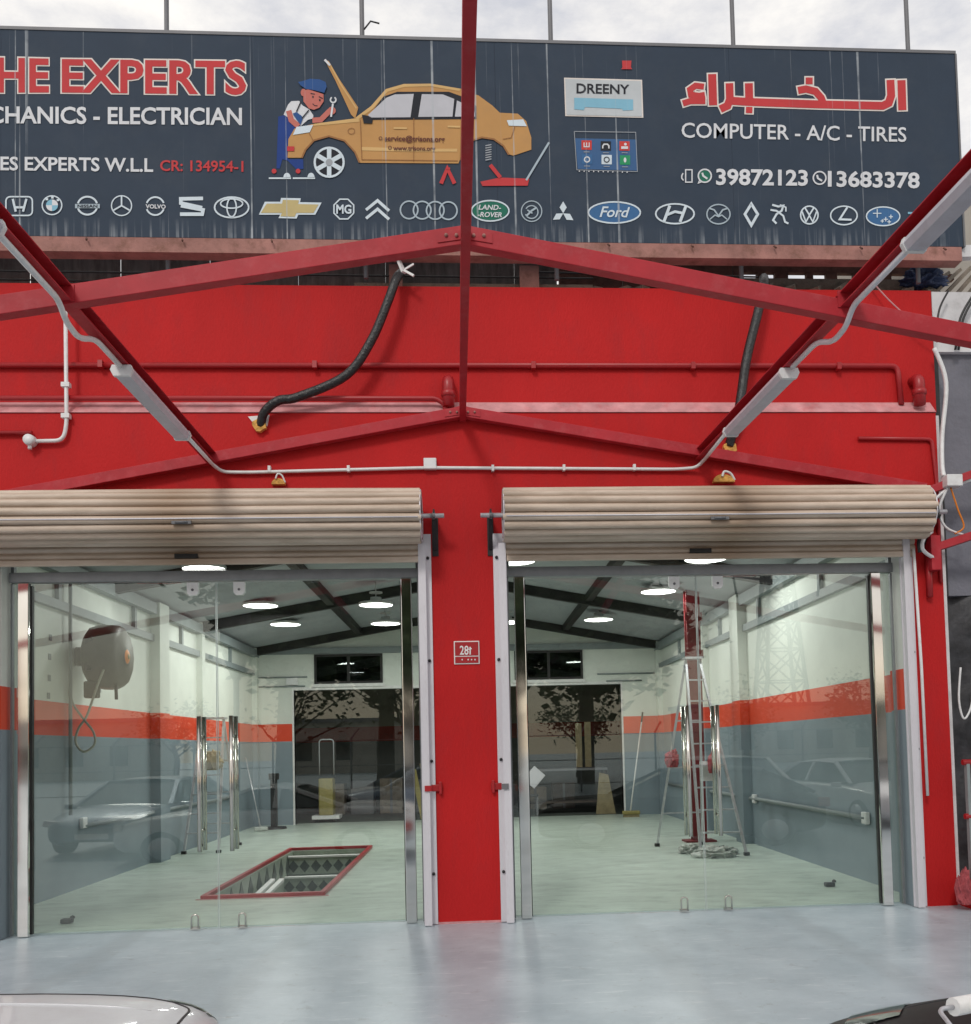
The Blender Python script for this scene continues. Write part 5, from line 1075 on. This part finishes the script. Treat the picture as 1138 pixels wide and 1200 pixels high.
# ================================================================== PARKED CARS
def lerp_tab(tab, y):
    for a, b in zip(tab[:-1], tab[1:]):
        if y <= b[0]:
            t = (y-a[0])/(b[0]-a[0]); return [p+(q-p)*t for p, q in zip(a[1:], b[1:])]
    return tab[-1][1:]
def make_car(paint, x, y, lab, rot=0, hood=.93, long=4.4, roofz=1.47, van=False, near=False, zs=1.0, boxy=False, trunk=0):
    """nose at local y=0 pointing to +Y, body runs to -Y"""
    r = empty('parked_car', (0, 0, 0), lab, 'car', 'cars parked in front of the workshop')
    tab = [(0, .62, .34, .62, .60), (.10, .76, .24, .70, .66), (.35, .85, .20, .80, hood-.13), (.75, .89, .19, .86, hood-.02), (1.15, .90, .19, .90, hood+.04), (1.7, .91, .19, .95, 1.0), (long-1.1, .91, .19, .96, 1.0), (long-.4, .88, .22, .92, .98), (long-.08, .82, .30, .88, .93), (long, .70, .38, .78, .80)]
    if boxy: tab[0:4] = [(0, .80, .34, .70, .72), (.07, .87, .24, .80, .83), (.30, .89, .20, .86, hood-.03), (.75, .90, .19, .89, hood+.01)]
    # columns: half width, underside z, shoulder z, centre z
    secs = []
    for i, t in enumerate(tab):
        yy, hw, zl, zs, zc2 = t
        half = [(hw*.80, zl), (hw*.97, zl+.06), (hw, (zl+zs)/2), (hw*.985, zs-.06), (hw*.90, zs+.0), (hw*.72, zs+(zc2-zs)*.75+.02), (hw*.38, zc2+.012), (0, zc2+.018)]
        row = [(-a, -yy, b) for a, b in half]+[(a, -yy, b) for a, b in half[-2::-1]]
        secs.append(row)
    b = MB().loft(secs)
    n = len(secs[0]); b.f += [tuple(range(n)), tuple(range(len(b.v)-n, len(b.v)))[::-1]]; b.sm += [True, True]
    body_o = b.build('body', paint, r, sub=2)
    # greenhouse
    y0, y1, y2, y3 = 1.18, 2.0, long-.95, long-.22
    if trunk: y2, y3 = long-trunk-.75, long-trunk
    if van: y2, y3 = long-.3, long-.1
    bz, hb, hr = 1.0, .80, .60
    A = [(-hb, -y0, bz-.05), (hb, -y0, bz-.05), (hr, -y1, roofz-.02), (-hr, -y1, roofz-.02)]; Cc = [(-hb, -y3, bz), (hb, -y3, bz), (hr, -y2, roofz-.03), (-hr, -y2, roofz-.03)]
    g_ = MB(); g_.add(A, [(0, 1, 2, 3)]); g_.add(Cc, [(0, 1, 2, 3)])
    for s in (-1, 1): g_.add([(s*hb, -y0, bz-.05), (s*hr, -y1, roofz-.02), (s*hr, -y2, roofz-.03), (s*hb, -y3, bz)], [(0, 1, 2, 3)])
    g_.build('windows', 'car_glass', r)
    rr = MB(); ro = []
    for yy, dz in ((y1-.04, 0), (y1+.4, .03), ((y1+y2)/2, .045), (y2-.3, .03), (y2+.05, -.01)): ro.append([(-hr-.03, -yy, roofz+dz-.05), (-hr, -yy, roofz+dz-.01), (-hr*.5, -yy, roofz+dz+.02), (0, -yy, roofz+dz+.028), (hr*.5, -yy, roofz+dz+.02), (hr, -yy, roofz+dz-.01), (hr+.03, -yy, roofz+dz-.05)])
    rr.loft(ro).build('roof', paint, r, sub=1)
    for s in (-1, 1):
        ym = (y1+y2)/2+.1
        for p_ in (MB().bar((s*hb, -y0+.02, bz-.04), (s*(hr+.01), -y1, roofz-.02), .07, .05), MB().bar((s*hb, -y3, bz), (s*(hr+.01), -y2, roofz-.03), .10, .06), MB().bar((s*(hb+.015), -ym, bz-.02), (s*(hr+.02), -ym, roofz-.03), .08, .03, up=(1, 0, 0))): p_.build('pillar', paint, r)
        MB().box(s*.98-.09, s*.98+.09, -y0-.24, -y0-.12, .88, 1.0).build('door_mirror', paint, r, bevel=.03)
        MB().prism([(s*.84, .62), (s*.52, .60), (s*.54, .72), (s*.80, .76)], -.22, -.10).build('headlight', 'head_glass', r, bevel=.02)
        zl_ = -.22 if trunk else 0; MB().prism([(s*.84, .72+zl_), (s*.60, .72+zl_), (s*.60, .88+zl_), (s*.82, .90+zl_)], -long+(.0 if not trunk else .03), -long+.18).build('tail_light', 'tail_red', r, bevel=.02)
        for yy in (.82, long-.85):
            wv = MB().lathe((s*.80, -yy, .31), [(0, -.10), (.24, -.10), (.31, -.08), (.315, 0), (.31, .08), (.24, .10), (0, .10)], 22, 'x').build('wheel', 'tyre', r)
            MB().lathe((s*.905, -yy, .31), [(0, .01*s), (.20, .0), (.21, -.02*s)], 16, 'x').build('rim', 'alu', wv)
    B(-.42, .42, -.10, -.02, .50, .62).build('grille', 'black', r, bevel=.02); B(-.26, .26, -.035, .012, .36, .47).build('number_plate', 'white_plastic', r)
    B(-.6, .6, -.12, -.05, .30, .36).build('lower_grille', 'black', r)
    if near and trunk:
        bpy.context.view_layer.update(); ev = body_o.evaluated_get(bpy.context.evaluated_depsgraph_get()); L_ = long
        def on(xx, yy, up=.001):
            h_, loc, *_ = ev.ray_cast(Vector((xx, yy, 3)), Vector((0, 0, -1))); return Vector((xx, yy, (loc.z if h_ else .8)+up))
        pp = smooth_path([Vector((a, -b2, 0)) for a, b2 in ((-.64, L_-1.0), (-.66, L_-.5), (-.60, L_-.16), (-.4, L_-.10), (.4, L_-.10), (.60, L_-.16), (.66, L_-.5), (.64, L_-1.0))], 8)
        MB().tube([on(p.x, p.y, .0) for p in pp], .0045, 5).build('boot_gap', 'black', r)
        for s in (-1, 1):
            hl = MB().loft([[on(s*(.62+.03*v), -(L_-.20+.035*u), .005) for v in range(5)] for u in range(5)]); hl.build('lamp_bezel', 'black_gloss', r)
            MB().tube([on(s*(.50-.05*k/8), -(L_-1.0+.8*k/8), .001) for k in range(9)], [.001]+[.006]*7+[.001], 6).build('boot_crease', paint, r)
    elif near:
        for s in (-.35, .35): MB().tube([(s, -y0-.02, bz-.02), (s+.5, -y0-.14, bz+.05)], .008, 5).build('wiper', 'black', r)
        bpy.context.view_layer.update(); ev = body_o.evaluated_get(bpy.context.evaluated_depsgraph_get())
        def on(xx, yy, up=.001):
            h_, loc, *_ = ev.ray_cast(Vector((xx, yy, 3)), Vector((0, 0, -1))); return Vector((xx, yy, (loc.z if h_ else .8)+up))
        path = [(-.70, -1.15), (-.71, -.7), (-.68, -.34), (-.55, -.20), (0, -.14), (.55, -.20), (.68, -.34), (.71, -.7), (.70, -1.15)]
        pp = smooth_path([Vector((a, b2, 0)) for a, b2 in path], 8); MB().tube([on(p.x, p.y, .0) for p in pp], .0045, 5).build('bonnet_gap', 'black', r)
        for s in (-1, 1):
            cr_ = [on(s*(.42-.10*k/8), -.22-.9*k/8, .002) for k in range(9)]; MB().tube(cr_, [.001]+[.007]*7+[.001], 6).build('bonnet_crease', paint, r)
            hl = MB(); rows = []
            for u in range(5): rows.append([on(s*(.60+.045*v), -.10-.05*u-.035*v, .006) for v in range(6)])
            hl.loft(rows).build('headlight_top', 'black_gloss', r)
    r.location = (x, y, 0.004); r.rotation_euler = (0, 0, rot); r.scale = (1, 1, zs)
    return r
make_car('silver_paint', -5.17, -6.05, 'silver car whose boot lid shows at the bottom left corner of the photo', rot=radians(91), near=True, zs=1.05, trunk=1.05, roofz=1.36)
make_car('black_paint', 1.10, -6.42, 'dirty black car whose bonnet shows at the bottom right corner of the photo', rot=radians(96), near=True, zs=1.175, boxy=True)
make_car('blue_paint', -5.9, -6.6, 'dark blue car parked in front of the workshop, left of the silver car', rot=radians(4))
make_car('white_paint', 5.0, -6.5, 'white van like car parked right of the black car, reflected in the right glass doors', rot=radians(-3), roofz=1.62, van=True)
make_car('silver_paint', 7.9, -7.2, 'silver car at the right end of the parked row, reflected in the right glass doors', rot=radians(-8))
make_car('blue_paint', -3.2, -12.6, 'steel blue hatchback parked across the yard, reflected in the left glass doors', rot=radians(70), roofz=1.5)
make_car('white_paint', 9.5, -14.5, 'white car parked across the yard on the right', rot=radians(95))
# things lying on the black car
rp = empty('paint_roller', (1.2, -6.6, 1.0), 'white paint roller lying on the bonnet of the black car', 'paint roller')
a = at(1117, 1180, Z=1.11); b_ = at(1165, 1171, Z=1.11)
MB().tube([a, b_], .015, 12).build('roller_sleeve', 'white', rp); MB().tube(bend([a+Vector((.0, 0, 0)), a+Vector((-.03, -.01, 0)), a+Vector((-.04, -.10, -.02)), a+Vector((-.04, -.30, -.02))], .02), .004, 6).build('wire_frame', 'alu', rp)

# ================================================================== ACROSS THE YARD (seen in the glass)
def pylon(x, y, h, lab):
    r = empty('electricity_pylon', (x, y, 0), lab, 'pylon'); m_ = MB()
    def hwz(z): return 2.3*(1-z/h)**1.3+.8
    lv = [0, .13, .25, .36, .46, .55, .63, .70, .77, .84, .91, 1.0]
    for k in range(len(lv)-1):
        z0, z1 = lv[k]*h, lv[k+1]*h; a, b = hwz(z0), hwz(z1)
        P0 = [Vector((x+sx*a, y+sy*a, z0)) for sx, sy in ((-1, -1), (1, -1), (1, 1), (-1, 1))]; P1 = [Vector((x+sx*b, y+sy*b, z1)) for sx, sy in ((-1, -1), (1, -1), (1, 1), (-1, 1))]
        for i in range(4):
            j = (i+1) % 4
            m_.bar(P0[i], P1[i], .36, .36); m_.bar(P0[i], P1[j], .18, .18); m_.bar(P0[j], P1[i], .18, .18); m_.bar(P1[i], P1[j], .18, .18)
    m_.build('lattice_mast', 'galv', r)
    for z in (.60, .75, .90):
        for s in (-1, 1):
            a = MB(); L_ = 5.5; zc2 = z*h; a.bar((x, y-.6, zc2), (x+s*L_, y, zc2+.6), .16, .16); a.bar((x, y+.6, zc2), (x+s*L_, y, zc2+.6), .16, .16); a.bar((x, y, zc2+1.8), (x+s*L_, y, zc2+.6), .16, .16)
            a.bar((x+s*L_*.5, y, zc2+.3), (x+s*L_*.5, y, zc2+1.2), .12, .12); a.build('cross_arm', 'galv', r)
            MB().tube([(x+s*L_, y, zc2+.5), (x+s*(L_-.4), y, zc2-2.0)], .16, 6).build('insulator', 'black', r)
pylon(38.5, -108, 36, 'lattice electricity pylon beyond the yard, reflected in the right glass doors')
def tree(x, y, h, lab, bare=False, seed=0):
    k = random.Random(seed); r = empty('yard_tree', (x, y, 0), lab, 'tree', 'trees across the yard')
    m_ = MB(); tips = []
    m_.tube([(x, y, 0), (x+.1, y, h*.3), (x+k.uniform(-.2, .2), y, h*.5)], [h*.035, h*.028, h*.02], 7)
    for i in range(11):
        a = k.uniform(0, 2*pi); z0 = h*k.uniform(.28, .5); l = h*k.uniform(.25, .5); e = k.uniform(.4, 1.2); p = Vector((x, y, z0)); q = p+Vector((cos(a)*cos(e), sin(a)*cos(e), sin(e)))*l*.55; t = q+Vector((cos(a+.5)*cos(e), sin(a+.5)*cos(e), sin(e)))*l*.5
        m_.tube([p, q, t], [h*.012, h*.008, h*.003], 5); tips += [q, t]
        for j in range(3):
            a2 = a+k.uniform(-1, 1); u = q.lerp(t, k.random()); v_ = u+Vector((cos(a2), sin(a2), k.uniform(.1, 1)))*l*.3; m_.tube([u, v_], [h*.005, h*.002], 4); tips.append(v_)
    m_.build('trunk', 'bark', r)
    lf = MB(); n_ = 260 if bare else (9000 if h > 8 else 1500)
    for i in range(n_):
        c = k.choice(tips)+Vector((k.gauss(0, 1), k.gauss(0, 1), k.gauss(0, .8)))*h*.07; s = h*.022*k.uniform(.5, 1.3); a = k.uniform(0, 6.3); u = Vector((cos(a), sin(a), k.uniform(-.5, .5)))*s; v_ = Vector((-sin(a)*.5, cos(a)*.5, k.uniform(.3, 1)))*s
        lf.add([c-u, c+v_*.6, c+u, c-v_*.6], [(0, 1, 2, 3)])
    lf.build('crown', 'leaf', r)
side = ['far left', 'left', 'left of centre', 'centre', 'right of centre', 'right', 'far right', 'beyond the pylon', 'beside the far houses', 'at the yard corner']
for i, (x, y, h, bare) in enumerate(((-22, -34, 5.2, 0), (-14, -38, 4.6, 0), (-7.5, -30, 5.6, 1), (-2.0, -27, 6.0, 1), (5.5, -40, 4.6, 0), (13, -36, 4.8, 0), (20, -38, 5.4, 0), (28, -42, 5.6, 0), (37, -44, 5.8, 0), (45, -42, 6.0, 0))):
    tree(x, y, h, '%s tree across the yard, %s' % ('thin nearly bare' if bare else 'low bushy', side[i]), bool(bare), i)
for i, (x, y, h) in enumerate(((-7.0, -28, 11.5), (-3.4, -30, 11), (1.6, -29, 11.5), (4.8, -31, 11))): tree(x, y, h, 'tall dense tree across the yard, %s of the middle four' % ['first', 'second', 'third', 'fourth'][i], False, 20+i)
for i, (x, y, w_, h, lab) in enumerate(((-30, -60, 16, 4.0, 'long low pale house across the yard, left'), (-5, -64, 18, 3.8, 'low pale house across the yard, middle'), (26, -62, 20, 4.2, 'low pale house across the yard, right'))):
    r = empty('yard_house', (x, y, 0), lab, 'house', 'low houses across the yard'); B(x-w_/2, x+w_/2, y-5, y, 0, h).build('wall', 'far_wall', r); B(x-w_/2-.2, x+w_/2+.2, y-5.2, y+.2, h+.005, h+.3).build('roof_slab', 'plaster_grey', r)
    for j in range(int(w_/3)): B(x-w_/2+1+j*3, x-w_/2+2.2+j*3, y+.005, y+.06, 1, 2.4).build('window', 'car_glass', r)
fn = empty('yard_fence', (0, -24, 0), 'chain link fence with leaning tops across the yard', 'fence'); 
for i in range(26):
    x = -30+i*2.6; MB().tube([(x, -24, 0), (x, -24, 2.0), (x+.25, -24.2, 2.35)], .035, 6).build('fence_post', 'galv', fn)
for z in (.3, 1.1, 1.95): MB().tube([(-30, -24, z), (35, -24, z)], .015, 5).build('fence_wire', 'galv', fn)

r = empty('wrapped_signpost', (-4.75, -11.2, 0), 'tall post with a dark wrapped sign box across the yard', 'signpost')
MB().tube([(-4.75, -11.2, 0), (-4.75, -11.2, 3.4)], .06, 8).build('pole', 'galv', r); B(-5.02, -4.48, -11.4, -11.0, 3.7, 6.6).build('sign_box', 'tarp', r)
MB().prism([(-5.02, 3.7), (-4.48, 3.7), (-4.70, 3.1), (-4.80, 3.1)], -11.35, -11.05).build('box_foot', 'tarp', r)
